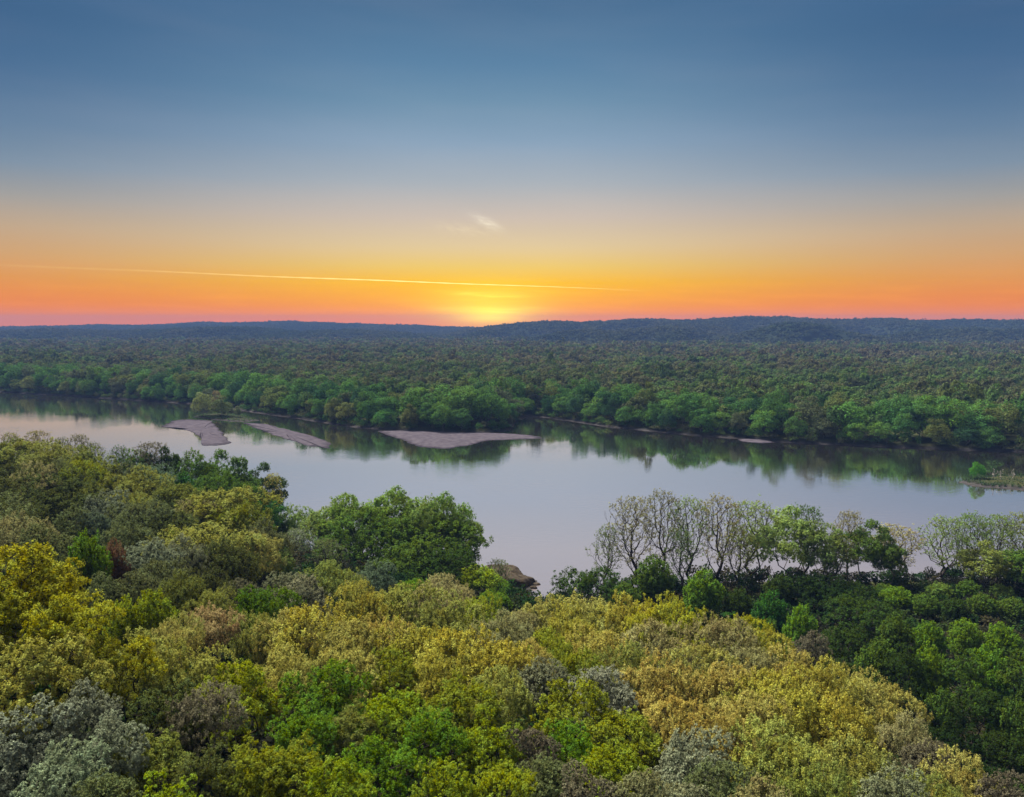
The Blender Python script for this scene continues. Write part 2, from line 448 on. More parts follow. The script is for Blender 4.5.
def sprays(P, Nn, k, rc, size, up=0.5, flat=0.55, stretch=1.0):
    """k leaves in a small bunch at every point"""
    n = len(P)
    off = unit(rng.normal(0, 1, (n, k, 3))) * (rng.random((n, k, 1)) ** 0.5) * (rc * rng.uniform(0.6, 1.3, (n, 1, 1)))
    off = off + Nn[:, None] * rc * 0.35
    off[..., 2] *= stretch
    pos = (P[:, None] + off).reshape(-1, 3)
    nr = unit(off * 0.8 / rc + Nn[:, None] * 0.8 + np.array([0, 0, up])).reshape(-1, 3)
    V = leaves(pos, nr, size, flat)
    cv = np.repeat(rng.random(n), k); lv = rng.random(n * k)
    return V, cv, lv

TREES = {}
def register(kind, trunk_me, V, cv, lv, W0, H0, bark=(0.05, 0.042, 0.035)):
    crown = quad_mesh('crown', V, {'cv': cv, 'lv': lv}); crown.materials.append(M_leaf)
    trunk_me.materials.append(M_bark)
    TREES.setdefault(kind, []).append((trunk_me, crown, W0, H0, bark))

def pick(P, n):
    return P[rng.choice(len(P), min(n, len(P)), replace=False)]

# broad dome of many sprays
for v in range(5):
    rx, H = 5.5, 11.5
    c, r = lobed(26, rx, 2.6, H - 0.5, (0.17, 0.42)); c = c * (1 + rng.normal(0, 0.09, (len(c), 1)))
    P, Nn, L = lobe_surface(c, r, 47, under=-0.3)
    P = P + Nn * rng.normal(0, 0.21, (len(P), 1)) + np.array([0, 0, 1]) * np.abs(rng.normal(0, 0.22, (len(P), 1)))
    V, cv, lv = sprays(P, Nn, 30, 0.29, 0.135, up=0.7, stretch=1.6)
    cv = 0.55 * cv + 0.45 * rng.random(len(c))[np.repeat(L, 30)]
    tg = np.concatenate([c * np.array([.8, .8, 0.95]), pick(P, 150)])
    tm, _, _ = trunk_mesh('trunk', tg, 4.2, 0.08, 0.016)
    register('broad', tm, V, cv, lv, rx * 2.15, H, (0.045, 0.038, 0.034))

# open crown: separated bunches on visible limbs (the big yellow ones in front)
for v in range(3):
    rx, H = 5.8, 11.5
    c, r = lobed(46, rx, 2.2, H - 0.4, (0.11, 0.23)); c = c * (1 + rng.normal(0, 0.10, (len(c), 1)))
    P, Nn, L = lobe_surface(c, r, 26, under=-0.45, keep_in=0.3)
    k = rng.random(len(c))[L] > 0.12; P, Nn, L = P[k], Nn[k], L[k]
    P = P + rng.normal(0, 0.24, P.shape)
    V, cv, lv = sprays(P, Nn, 30, 0.31, 0.135, up=0.8, stretch=1.0)
    cv = 0.6 * cv + 0.4 * rng.random(len(c))[np.repeat(L, 30)]
    tm, _, _ = trunk_mesh('trunk', np.concatenate([c * 1.05, pick(P, 130)]), 3.6, 0.1, 0.026, bias=0.3)
    register('open', tm, V, cv, lv, rx * 2.1, H, (0.035, 0.03, 0.026))

# rounded bush leafed to the ground with fine pale leaves
for v in range(3):
    rx, H = 4.2, 8.0
    c, r = lobed(30, rx, 0.3, H - 0.2, (0.15, 0.34), low=0.2, top=0.2); c = c * (1 + rng.normal(0, 0.08, (len(c), 1)))
    P, Nn, L = lobe_surface(c, r, 56, under=-0.5)
    P = P + Nn * rng.normal(0, 0.13, (len(P), 1))
    V, cv, lv = sprays(P, Nn, 22, 0.20, 0.115, up=0.5, stretch=1.1)
    cv = 0.6 * cv + 0.4 * rng.random(len(c))[np.repeat(L, 22)]
    tm, _, _ = trunk_mesh('trunk', np.concatenate([c, pick(P, 120)]), 2.2, 0.1, 0.013)
    register('bush', tm, V, cv, lv, rx * 2.1, H, (0.06, 0.05, 0.048))

# upright plumes
for v in range(3):
    rx, H = 3.6, 10.5
    n = 26
    a = np.arange(n) * 2.4; q = np.sqrt((np.arange(n) + 0.5) / n)
    bx = np.stack([np.cos(a) * q * rx * 0.85, np.sin(a) * q * rx * 0.85], -1)
    tops = H * (1 - 0.35 * q ** 2) * rng.uniform(0.86, 1.0, n)
    P, Nn, L = [], [], []
    for i in range(n):
        m = 70; t = rng.random(m) ** 0.8
        z = 0.8 + (tops[i] - 0.8) * t
        rad = 0.75 * (1 - t) ** 0.5 * (0.4 + t) + 0.12
        an = rng.uniform(0, 2 * math.pi, m)
        xy = bx[i] * (0.35 + 0.65 * t[:, None] ** 0.7) + np.stack([np.cos(an), np.sin(an)], -1) * rad[:, None]
        P.append(np.c_[xy, z]); Nn.append(unit(np.c_[np.cos(an), np.sin(an), np.full(m, .5)])); L.append(np.full(m, i))
    P, Nn, L = map(np.concatenate, (P, Nn, L))
    V, cv, lv = sprays(P, Nn, 13, 0.22, 0.15, up=0.3, stretch=1.7)
    cv = 0.5 * cv + 0.5 * rng.random(n)[np.repeat(L, 13)]
    tm, _, _ = trunk_mesh('trunk', np.concatenate([np.c_[bx, tops * 0.8], pick(P, 90)]), 2.6, 0.05, 0.015)
    register('upright', tm, V, cv, lv, rx * 2.15, H, (0.06, 0.05, 0.04))

# tall riverside tree: high vase of limbs, feathery leaf
for v in range(3):
    rx, H = 7.5, 20.0
    c, r = lobed(32, rx, 4.2, H - 0.6, (0.16, 0.34), top=0.35); c = c * (1 + rng.normal(0, 0.10, (len(c), 1)))
    P, Nn, L = lobe_surface(c, r, 70, under=-0.4, keep_in=0.25)
    gone = (rng.random(len(P)) < 0.25) | (rng.random(len(c))[L] < 0.14)
    P, Nn, L = P[~gone], Nn[~gone], L[~gone]
    V, cv, lv = sprays(P, Nn, 14, 0.46, 0.24, up=0.3, stretch=1.25)
    cv = 0.5 * cv + 0.5 * rng.random(len(c))[np.repeat(L, 14)]
    tm, _, _ = trunk_mesh('trunk', np.concatenate([c, pick(P, 220)]), 6.5, 0.25, 0.022, bias=0.3)
    register('tall', tm, V, cv, lv, rx * 2.1, H, (0.07, 0.06, 0.055))

# nearly bare tree: limbs and twigs drawn against the water, a mist of opening buds
for v in range(5):
    H = 20.0; rx = 5.4
    n = 620
    t = rng.random(n) ** 0.75
    z = 6.0 + (H - 6.0) * t
    prof = rx * np.sqrt(np.clip(1 - ((t - 0.52) / 0.54) ** 2, 0.03, 1))
    an = rng.uniform(0, 2 * math.pi, n); q = np.sqrt(rng.random(n))
    lump = 0.75 + 0.5 * vnoise(an * 1.6, t * 4, 50 + v)
    T = np.stack([np.cos(an) * q * prof * lump, np.sin(an) * q * prof * lump, z], -1)
    lean = rng.normal(0, 0.25)
    tm, P, R = trunk_mesh('trunk', T, 9.5, 0.22, 0.024, bias=0.5, power=2.15, wig=0.045)
    tips = T[rng.random(n) < (0.62 if v != 2 else 0.38)]
    tips = np.concatenate([tips, tips + rng.normal(0, .45, tips.shape)])
    V, cv, lv = sprays(tips, unit(rng.normal(0, 1, tips.shape)), 14, 0.32, 0.14, up=0.4)
    register('bare', tm, V, cv, lv, rx * 2.1, H, (0.034, 0.029, 0.028))

# small trees seen across the river
def far_template(nl, per, rx, H, size, z0f=0.03, flat=0.28):
    c, r = lobed(nl, rx, H * z0f, H - 0.4, (0.22, 0.47), top=0.45); c = c * (1 + rng.normal(0, 0.10, (nl, 1)))
    P, Nn, L = lobe_surface(c, r, per, under=-0.5, keep_in=0.1)
    V = leaves(P + rng.normal(0, 0.25, P.shape), unit(Nn + np.array([0, 0, .25])), size, flat, 1.2)
    cv = 0.45 * rng.random(len(P)) + 0.55 * rng.random(nl)[L]
    return V, cv, rng.random(len(P)), c, P
for v in range(7):
    rx, H = 7.0, 17.0
    V, cv, lv, c, P = far_template(22, 220, rx, H, 0.52, flat=0.45)
    tm, _, _ = trunk_mesh('trunk', np.concatenate([c, pick(P, 30)]), 5, 0.15, 0.04)
    register('distant', tm, V, cv, lv, rx * 2.1, H, (0.06, 0.055, 0.05))

# ------------------------------------------------------------------ the palette of leaf colours (albedo)
COL = {'gold': (0.222, 0.204, 0.032), 'tan': (0.222, 0.202, 0.052), 'orange tan': (0.240, 0.190, 0.048), 'yellow': (0.205, 0.203, 0.014),
       'yellow-green': (0.155, 0.175, 0.014), 'lime green': (0.155, 0.190, 0.010), 'bright green': (0.088, 0.150, 0.010), 'green': (0.062, 0.100, 0.014),
       'dark green': (0.030, 0.050, 0.009), 'emerald': (0.036, 0.088, 0.013), 'blue-green': (0.085, 0.120, 0.070), 'grey-green': (0.100, 0.118, 0.046),
       'silver-grey': (0.155, 0.178, 0.116), 'grey': (0.145, 0.154, 0.088), 'olive': (0.125, 0.142, 0.028), 'dark olive': (0.068, 0.080, 0.022), 'olive gold': (0.185, 0.190, 0.040),
       'rust red': (0.170, 0.088, 0.048), 'pinkish tan': (0.245, 0.180, 0.085), 'purple-brown': (0.100, 0.092, 0.062), 'grey-tan': (0.180, 0.170, 0.072),
       'pale green': (0.140, 0.185, 0.044), 'mid green': (0.112, 0.165, 0.028), 'pale grey-pink': (0.150, 0.145, 0.072), 'deep green': (0.017, 0.031, 0.007)}
FORMNAME = {'broad': 'broadleaf_tree', 'open': 'broadleaf_tree', 'bush': 'bush', 'upright': 'upright_tree', 'tall': 'riverside_tree', 'bare': 'sparse_tree', 'distant': 'bank_tree'}

def place(kind, base, w, H, col, name, label, cat, group, rz=None, var=None):
    lst = TREES[kind]; tm, cm, W0, H0, bark = lst[int(rng.integers(len(lst))) if var is None else var % len(lst)]
    root = bpy.data.objects.new(name, None); C.objects.link(root)
    root.empty_display_size = 0.5
    root.location = base; root.rotation_euler = (0, 0, rng.uniform(0, 6.283) if rz is None else rz)
    s = w / W0; sz = H / H0 if kind in ('bare', 'tall', 'distant', 'upright') else min(max(H / H0, 0.72 * s), 1.12 * s)
    root.scale = (s, s, sz); up = H / sz - H0                      # crown top at H above the ground
    root['label'] = label; root['category'] = cat
    if group: root['group'] = group
    a = bpy.data.objects.new('trunk', tm); a.parent = root; C.objects.link(a); a.location.z = up
    f = rng.uniform(0.8, 1.25); a.color = (bark[0] * f, bark[1] * f, bark[2] * f, 1)
    b = bpy.data.objects.new('crown', cm); b.parent = root; C.objects.link(b); b.location.z = up
    j = rng.normal(0, 0.025, 3); g = rng.uniform(0.9, 1.1)
    b.color = tuple(np.clip(np.array(col) * (1 + j) * g, 0.004, 0.8)) + (1,)
    return root

# ------------------------------------------------------------------ trees read from the photograph
# px, py of the crown top, width in px, distance, form, colour, zone
Z1 = 'on the far brow of the left hillside'; Z2 = 'on the left hillside'; Z3 = 'on the riverside foot of the left hillside'
Z4 = 'on the near slope'; Z5 = 'on the brow of the near slope'; Z6 = 'on the wooded river point'; Z7 = 'on the right river bank'; Z8 = 'in the shady hollow'
ROWS = [
 # far brow
 (10,433,26,208,'bare','grey-tan',Z1),(37,431,30,208,'bare','grey-tan',Z1),(60,438,22,204,'bare','grey-green',Z1),(78,435,26,204,'bare','pale grey-pink',Z1),(94,443,26,200,'bare','grey-green',Z1),(118,447,26,205,'bare','green',Z1),
 (4,441,44,196,'broad','olive',Z1),(30,442,52,193,'broad','olive gold',Z1),(56,449,50,187,'broad','olive gold',Z1),(78,453,40,184,'broad','olive',Z1),(-14,446,44,190,'broad','olive',Z1),
 (86,461,42,168,'broad','yellow-green',Z2),(116,463,34,172,'broad','grey-green',Z2),(136,472,50,165,'broad','olive gold',Z2),(60,464,36,166,'broad','grey-green',Z2),(38,469,38,162,'broad','grey-tan',Z2),(16,464,36,170,'broad','dark olive',Z2),
 (8,478,44,154,'broad','dark olive',Z2),(48,485,66,142,'broad','dark olive',Z2),(102,494,46,140,'bush','silver-grey',Z2),(128,493,40,146,'broad','olive gold',Z2),(142,502,46,138,'broad','grey-green',Z2),(80,486,36,150,'broad','olive',Z2),
 (72,512,46,122,'bush','grey-green',Z2),(98,513,30,124,'bush','blue-green',Z2),(14,505,44,124,'broad','dark olive',Z2),(18,518,52,108,'broad','grey-tan',Z2),(44,530,60,102,'bush','grey-green',Z2),(124,522,44,120,'broad','grey-green',Z2),
 (87,524,54,99,'upright','bright green',Z2),(115,534,34,104,'upright','rust red',Z2),(150,537,48,106,'bush','silver-grey',Z2),(-10,505,60,120,'broad','grey-green',Z2),
 # riverside foot of the left hillside
 (150,443,42,228,'bare','purple-brown',Z3),(134,447,34,226,'tall','green',Z3),(168,447,36,226,'tall','dark green',Z3),(192,450,44,226,'tall','green',Z3),(216,450,50,228,'tall','green',Z3),(240,458,40,230,'tall','green',Z3),
 (266,463,44,238,'tall','dark green',Z3),(272,474,24,234,'bare','tan',Z3),(180,470,40,204,'upright','emerald',Z3),(210,474,46,206,'broad','green',Z3),(236,484,40,206,'broad','green',Z3),(152,466,34,200,'broad','blue-green',Z3),(130,462,26,204,'tall','dark green',Z3),
 (258,498,44,206,'broad','emerald',Z3),(276,514,30,208,'broad','green',Z3),(264,516,30,190,'upright','emerald',Z3),
 (178,484,50,164,'broad','olive',Z2),(218,493,76,150,'broad','olive gold',Z2),(240,505,44,148,'broad','yellow-green',Z2),(196,500,40,152,'broad','grey-tan',Z2),(164,512,50,138,'broad','dark olive',Z2),(174,524,26,128,'upright','lime green',Z2),
 (204,524,82,122,'broad','olive gold',Z2),(246,537,52,126,'broad','tan',Z2),(262,527,42,136,'broad','grey-green',Z2),(184,543,42,114,'broad','grey',Z2),(228,545,44,116,'broad','dark olive',Z2),(236,578,30,102,'bush','grey',Z2),
 (286,571,52,114,'bush','grey',Z2),(276,552,26,134,'broad','pale green',Z2),(160,563,44,100,'broad','grey-green',Z2),(206,572,40,100,'broad','dark olive',Z2),(183,577,36,90,'broad','olive',Z2),(210,590,36,88,'broad','olive gold',Z2),
 (152,582,62,80,'upright','lime green',Z4),(124,591,54,79,'upright','lime green',Z4),(252,581,56,96,'upright','bright green',Z2),(244,604,32,90,'upright','green',Z2),(276,590,34,96,'broad','bright green',Z2),(100,578,42,90,'bush','grey-green',Z2),(134,571,44,92,'bush','grey-green',Z2),(66,562,34,96,'broad','dark olive',Z2),
 # near slope, left
 (214,608,40,76,'broad','pinkish tan',Z4),(182,619,34,72,'broad','tan',Z4),(252,617,44,80,'broad','olive gold',Z4),(14,549,120,56,'open','yellow',Z4),(66,597,74,53,'open','yellow',Z4),(70,574,26,60,'open','yellow',Z4),(-30,560,90,52,'open','yellow',Z4),(30,640,100,46,'open','olive gold',Z4),(110,640,70,54,'open','yellow',Z4),
 (30,712,84,42,'bush','silver-grey',Z4),(82,688,56,45,'bush','silver-grey',Z4),(112,722,54,42,'bush','silver-grey',Z4),(60,745,70,38,'bush','silver-grey',Z4),(146,640,64,60,'broad','olive gold',Z4),(170,627,40,68,'broad','tan',Z4),(166,686,84,50,'open','dark olive',Z4),(206,690,54,50,'broad','purple-brown',Z4),(150,730,70,44,'open','olive',Z4),
 (238,667,72,57,'open','lime green',Z4),(204,655,60,62,'broad','olive gold',Z4),(166,777,66,36,'open','lime green',Z4),(252,742,64,43,'open','yellow-green',Z4),(205,750,60,42,'open','dark olive',Z4),(100,775,60,36,'bush','grey-green',Z4),
 # brow of the near slope
 (302,577,46,112,'bush','grey',Z5),(336,567,44,120,'broad','olive',Z5),(352,584,26,116,'upright','green',Z5),(372,562,38,136,'bush','blue-green',Z5),(352,572,24,130,'bush','grey',Z5),(364,589,46,96,'broad','gold',Z5),(400,591,58,97,'broad','olive gold',Z5),(430,584,46,108,'broad','grey-tan',Z5),(410,582,30,112,'broad','bright green',Z5),
 (398,612,28,89,'upright','bright green',Z5),(312,611,70,79,'broad','gold',Z4),(282,618,46,79,'broad','tan',Z4),(352,620,60,77,'broad','tan',Z4),(386,621,52,79,'broad','orange tan',Z4),(422,627,68,76,'broad','gold',Z4),(390,648,50,64,'open','yellow-green',Z4),(326,667,72,58,'open','bright green',Z4),(285,655,60,62,'broad','tan',Z4),(352,650,56,64,'broad','tan',Z4),
 (450,582,40,116,'broad','grey-tan',Z5),(474,598,44,106,'broad','yellow-green',Z5),(442,603,52,98,'broad','olive gold',Z5),(500,619,50,92,'broad','grey-tan',Z5),(540,604,54,108,'broad','tan',Z5),(572,601,46,106,'broad','gold',Z5),(518,612,34,104,'broad','grey-tan',Z5),(458,636,72,72,'broad','gold',Z4),(502,642,58,73,'broad','gold',Z4),(530,645,40,74,'broad','orange tan',Z4),(548,636,50,82,'broad','yellow-green',Z4),(540,658,56,70,'bush','grey',Z4),
 (592,598,58,106,'broad','tan',Z5),(628,603,52,103,'broad','gold',Z5),(658,604,50,99,'broad','yellow',Z5),(688,612,48,95,'broad','yellow',Z5),(578,619,46,96,'broad','gold',Z4),(604,631,54,86,'broad','orange tan',Z4),(656,626,58,88,'broad','grey-tan',Z4),(640,652,54,78,'broad','olive',Z4),(576,652,44,78,'broad','yellow-green',Z4),(602,667,62,67,'bush','silver-grey',Z4),(656,663,62,70,'broad','orange tan',Z4),(700,650,56,75,'broad','tan',Z4),
 (726,620,50,87,'broad','grey-tan',Z5),(746,619,38,93,'broad','yellow',Z5),(766,633,36,88,'broad','gold',Z5),(752,648,46,80,'broad','grey-tan',Z4),(790,659,52,78,'broad','orange tan',Z5),(822,667,58,74,'broad','gold',Z5),(722,663,60,71,'broad','orange tan',Z4),(762,672,58,68,'broad','gold',Z4),(858,674,54,76,'broad','tan',Z5),(884,688,54,72,'broad','tan',Z5),
 # near slope, foot of the picture
 (292,741,70,44,'open','yellow-green',Z4),(304,705,60,51,'open','bright green',Z4),(398,686,74,54,'open','lime green',Z4),(432,712,64,49,'open','bright green',Z4),(462,676,66,58,'open','yellow-green',Z4),(492,716,66,50,'open','lime green',Z4),(376,740,70,45,'open','bright green',Z4),(442,762,66,41,'open','lime green',Z4),(350,705,56,53,'open','olive',Z4),(340,765,60,40,'open','lime green',Z4),(505,760,56,42,'open','lime green',Z4),(430,660,50,64,'broad','gold',Z4),(500,675,56,62,'broad','olive gold',Z4),
 (582,686,82,58,'open','yellow-green',Z4),(626,708,66,56,'open','yellow-green',Z4),(566,722,56,52,'open','bright green',Z4),(536,731,48,50,'bush','purple-brown',Z4),(546,758,56,45,'bush','grey-green',Z4),(616,742,66,48,'open','lime green',Z4),(646,770,60,42,'bush','pale grey-pink',Z4),(586,778,66,40,'bush','purple-brown',Z4),(692,733,66,50,'bush','silver-grey',Z4),(724,762,62,45,'bush','grey-green',Z4),(676,703,48,58,'broad','orange tan',Z4),(724,715,54,56,'broad','orange tan',Z4),(752,692,60,62,'broad','tan',Z4),
 (802,690,72,63,'broad','gold',Z4),(842,704,62,62,'broad','gold',Z4),(906,722,50,64,'broad','grey-tan',Z5),(784,736,78,52,'broad','olive gold',Z4),(850,748,72,54,'broad','olive gold',Z4),(930,740,44,59,'bush','purple-brown',Z5),(962,764,54,55,'broad','tan',Z5),(1000,776,46,53,'bush','purple-brown',Z5),(816,776,70,45,'broad','olive',Z4),(898,772,66,48,'bush','grey',Z4),(760,780,60,43,'bush','grey-tan',Z4),(690,785,60,41,'bush','grey',Z4),(940,785,50,50,'broad','olive',Z4),
 # wooded river point
 (350,491,58,196,'tall','mid green',Z6),(396,484,64,199,'tall','mid green',Z6),(424,496,44,190,'tall','pale green',Z6),(444,490,56,194,'tall','mid green',Z6),(466,508,40,193,'tall','mid green',Z6),(330,500,46,200,'tall','pale green',Z6),(374,512,64,186,'broad','green',Z6),(424,520,80,184,'broad','green',Z6),(455,536,46,182,'upright','green',Z6),(350,532,50,182,'broad','green',Z6),(402,546,56,172,'broad','green',Z6),(438,552,56,168,'broad','dark green',Z6),
 (298,504,34,208,'tall','pale green',Z6),(312,520,44,196,'bare','pale green',Z6),(296,530,34,190,'bare','silver-grey',Z6),(326,540,38,170,'bare','grey-green',Z6),(478,563,54,164,'upright','lime green',Z6),(490,574,28,168,'broad','bright green',Z6),(498,560,28,188,'bare','grey-green',Z6),(494,592,24,150,'broad','bright green',Z6),
 # right river bank: tall sparse row
 (608,527,40,186,'bare','grey-green',Z7),(632,498,58,188,'bare','pale grey-pink',Z7),(664,492,50,189,'bare','pale grey-pink',Z7),(692,499,50,188,'bare','pale green',Z7),(722,497,54,187,'bare','grey-tan',Z7),(752,502,58,188,'bare','pale green',Z7),(786,508,62,186,'tall','pale green',Z7),(808,507,44,190,'bare','green',Z7),(822,520,44,184,'tall','pale green',Z7),(850,512,36,190,'bare','pale grey-pink',Z7),(868,520,52,187,'tall','green',Z7),(890,534,36,184,'tall','green',Z7),(896,526,56,190,'bare','grey-tan',Z7),(836,535,40,183,'bare','olive',Z7),
 (948,518,56,188,'bare','pale green',Z7),(974,514,44,189,'bare','mid green',Z7),(1000,516,44,187,'bare','pale green',Z7),(1026,514,54,188,'bare','olive',Z7),(985,540,50,182,'tall','olive',Z7),(1020,545,50,180,'tall','green',Z7),(680,530,40,182,'bare','green',Z7),(800,584,42,177,'upright','green',Z7),(856,580,44,178,'upright','mid green',Z7),(884,582,40,176,'upright','green',Z7),(940,581,44,177,'upright','mid green',Z7),(970,579,42,178,'upright','green',Z7),(1002,583,44,176,'upright','mid green',Z7),(738,530,44,181,'bare','olive',Z7),
 # right bank, front shrubs
 (592,571,56,172,'broad','dark green',Z7),(625,580,50,166,'upright','green',Z7),(654,552,66,172,'upright','green',Z7),(704,566,64,160,'upright','bright green',Z7),(738,585,50,158,'upright','dark green',Z7),(772,588,58,150,'upright','emerald',Z7),(802,601,54,140,'upright','bright green',Z7),(780,572,50,170,'upright','dark green',Z7),(838,590,60,168,'broad','deep green',Z7),(866,600,56,155,'broad','dark green',Z7),(812,578,50,172,'broad','deep green',Z7),
 (898,585,52,170,'upright','bright green',Z7),(926,592,48,166,'upright','green',Z7),(954,596,46,163,'upright','dark green',Z7),(984,592,48,165,'upright','green',Z7),(1014,596,50,163,'upright','green',Z7),(896,612,54,145,'upright','green',Z7),(930,618,52,142,'upright','bright green',Z7),(966,616,54,144,'upright','bright green',Z7),(1004,620,56,142,'upright','bright green',Z7),
 # hollow at the foot of the slope: its shade is put into darker leaf greens
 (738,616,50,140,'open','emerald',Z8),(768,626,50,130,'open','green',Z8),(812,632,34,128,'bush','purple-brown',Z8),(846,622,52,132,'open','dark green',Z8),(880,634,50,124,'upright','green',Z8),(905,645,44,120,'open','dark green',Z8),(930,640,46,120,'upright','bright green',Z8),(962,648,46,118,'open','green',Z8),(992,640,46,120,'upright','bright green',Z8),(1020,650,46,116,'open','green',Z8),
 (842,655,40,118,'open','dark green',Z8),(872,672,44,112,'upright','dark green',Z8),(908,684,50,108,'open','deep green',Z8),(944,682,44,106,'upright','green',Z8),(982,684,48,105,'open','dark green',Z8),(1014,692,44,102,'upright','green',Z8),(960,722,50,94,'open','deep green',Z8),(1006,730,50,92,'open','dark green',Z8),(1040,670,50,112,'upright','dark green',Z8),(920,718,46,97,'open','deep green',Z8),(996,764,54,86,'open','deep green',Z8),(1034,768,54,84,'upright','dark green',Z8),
]
recs = []
for i, (px, py, w, D, form, col, zone) in enumerate(ROWS):
    top = at(px, py, D)
    g = float(ground_z(np.array([top[0]]), np.array([top[1]]))[0])
    lo, hi = {'bare': (13, 24), 'tall': (12, 25), 'broad': (6, 17), 'open': (6, 15), 'bush': (4.0, 11), 'upright': (6, 17)}[form]
    H = top[2] - g
    if H < lo or H > hi: print('HEIGHT', px, py, D, form, round(H, 1), 'ground', round(g, 1))
    H2 = min(max(H, lo), hi + 3)
    base = (top[0], top[1], top[2] - H2 if H2 > H else g)
    recs.append([px, py, w, D, form, col, zone, base, H2])

NOUN = {'broad': 'tree', 'open': 'open-crowned tree', 'bush': 'bush', 'upright': 'upright tree', 'tall': 'tall tree', 'bare': 'sparse thin-leaved tree'}
def size_word(w, D, form):
    m = w * D / F
    if form in ('tall', 'bare'): return 'wide' if m > 14 else ('slender' if m < 9 else '')
    return 'big' if m > 7.6 else ('small' if m < 4.8 else '')
def near_clause(i, taken):
    px, py, w, D, form, col = recs[i][:6]
    best = sorted((math.hypot(r[0] - px, (r[1] - py) * 1.2), j) for j, r in enumerate(recs) if j != i and r[5] != col and 0 <= r[0] <= 1024)[:9]
    for _, j in best:
        r = recs[j]; dx, dd = r[0] - px, r[3] - D
        rel = ('in front of' if dd > 9 else 'behind') if abs(dd) > max(9, abs(dx) * D / F) else 'beside'
        c = f'{rel} {"an" if r[5][0] in "aeiou" else "a"} {r[5]} {NOUN[r[4]].split()[-1]}'
        yield c
labels, used = [], set()
for i, r in enumerate(recs):
    head = ' '.join(x for x in (size_word(r[2], r[3], r[4]), r[5], NOUN[r[4]]) if x)
    opts = [f'{head} {r[6]}']
    cl = list(near_clause(i, used))
    opts += [f'{head} {r[6]}, {c}' for c in cl]
    opts += [f'{head} {a} and {b}' for a in cl for b in cl if a != b]
    opts = [o for o in opts if 4 <= len(o.split()) <= 16]
    # the plain form only when nothing else has that head in that zone
    same = sum(1 for q in recs if q[4] == r[4] and q[5] == r[5] and q[6] == r[6] and size_word(q[2], q[3], q[4]) == size_word(r[2], r[3], r[4]))
    if same > 1: opts = opts[1:]
    pickd = next((o for o in opts if o not in used), opts[-1])
    if pickd in used: print('DUP LABEL', pickd)
    used.add(pickd); labels.append(pickd)
WF = {'broad': 1.5, 'open': 1.4, 'bush': 1.35, 'upright': 1.0, 'tall': 1.2, 'bare': 1.0}
GROUPS = {Z1: 'trees on the hillside brow', Z2: 'trees on the left hillside', Z3: 'trees at the hillside foot', Z4: 'trees on the near slope', Z5: 'trees on the slope brow',
          Z6: 'trees on the river point', Z7: 'trees on the right bank', Z8: 'trees in the hollow'}
for r, lab in zip(recs, labels):
    px, py, w, D, form, col, zone, base, H = r
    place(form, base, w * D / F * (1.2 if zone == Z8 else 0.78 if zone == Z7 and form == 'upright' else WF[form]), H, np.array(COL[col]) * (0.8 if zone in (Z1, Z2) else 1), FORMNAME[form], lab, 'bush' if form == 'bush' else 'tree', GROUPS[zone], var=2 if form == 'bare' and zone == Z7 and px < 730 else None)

# ------------------------------------------------------------------ trees across the river
xs, ys = [], []
step = 8.2
for Y in np.arange(395, 930, step):
    half = Y * 0.70 + 25
    X = np.arange(-half, half, step); n = len(X)
    xs.append(X + rng.uniform(-.42, .42, n) * step); ys.append(Y + rng.uniform(-.42, .42, n) * step)
xs, ys = np.concatenate(xs), np.concatenate(ys)
sd = poly_sd(RIVER, xs, ys)
ok = (sd > 2.2) & (ys > 385)
xs, ys, sd = xs[ok], ys[ok], sd[ok]
pxs = CX + F * xs / ys
front = np.where((sd < 40) & (pxs > -20) & (pxs < 1044))[0]
front = front[np.argsort(sd[front])]
FB, taken = [], []
for k in front:                                    # the row by the water first, then the ones behind
    p = (xs[k], ys[k]); need = 9.5 if sd[k] < 16 else 10.5
    if all((p[0] - q[0]) ** 2 + (p[1] - q[1]) ** 2 > need ** 2 for q in taken):
        taken.append(p); FB.append(k)
FB = sorted(FB, key=lambda k: sd[k] + ys[k] * 0.05)[:250]
gz = ground_z(xs, ys)
bank_cols = [('green', (0.046, 0.096, 0.022)), ('bright green', (0.066, 0.128, 0.024)), ('olive green', (0.074, 0.090, 0.026)), ('dark green', (0.024, 0.058, 0.020)), ('grey-green', (0.060, 0.074, 0.038))]
def section(px):
    return ('behind the left reach of the river' if px < 195 else 'behind the long dark inlet and sandbars' if px < 385 else 'on the bank behind the widest sandbar' if px < 512 else
            'on the bank right of the inlet' if px < 690 else 'on the right far bank' if px < 860 else 'on the far bank behind the small islet')
for k in FB:
    px = pxs[k]
    pr = [0.42, 0.25, 0.12, 0.13, 0.08] if px > 350 else [0.42, 0.16, 0.17, 0.15, 0.10]
    ci = int(rng.choice(5, p=pr)); nm, c = bank_cols[ci]
    low = sd[k] < 10
    H = rng.uniform(10, 16) if low else rng.uniform(17, 25); w = rng.uniform(11, 16) if low else rng.uniform(15, 23)
    row = 'low' if low else 'tall'
    place('distant', (xs[k], ys[k], gz[k]), w, H, c, 'bank_tree', f'{row} rounded {nm} tree {section(px)}', 'tree', 'trees lining the far bank, ' + f'{row} {nm} ones ' + section(px))

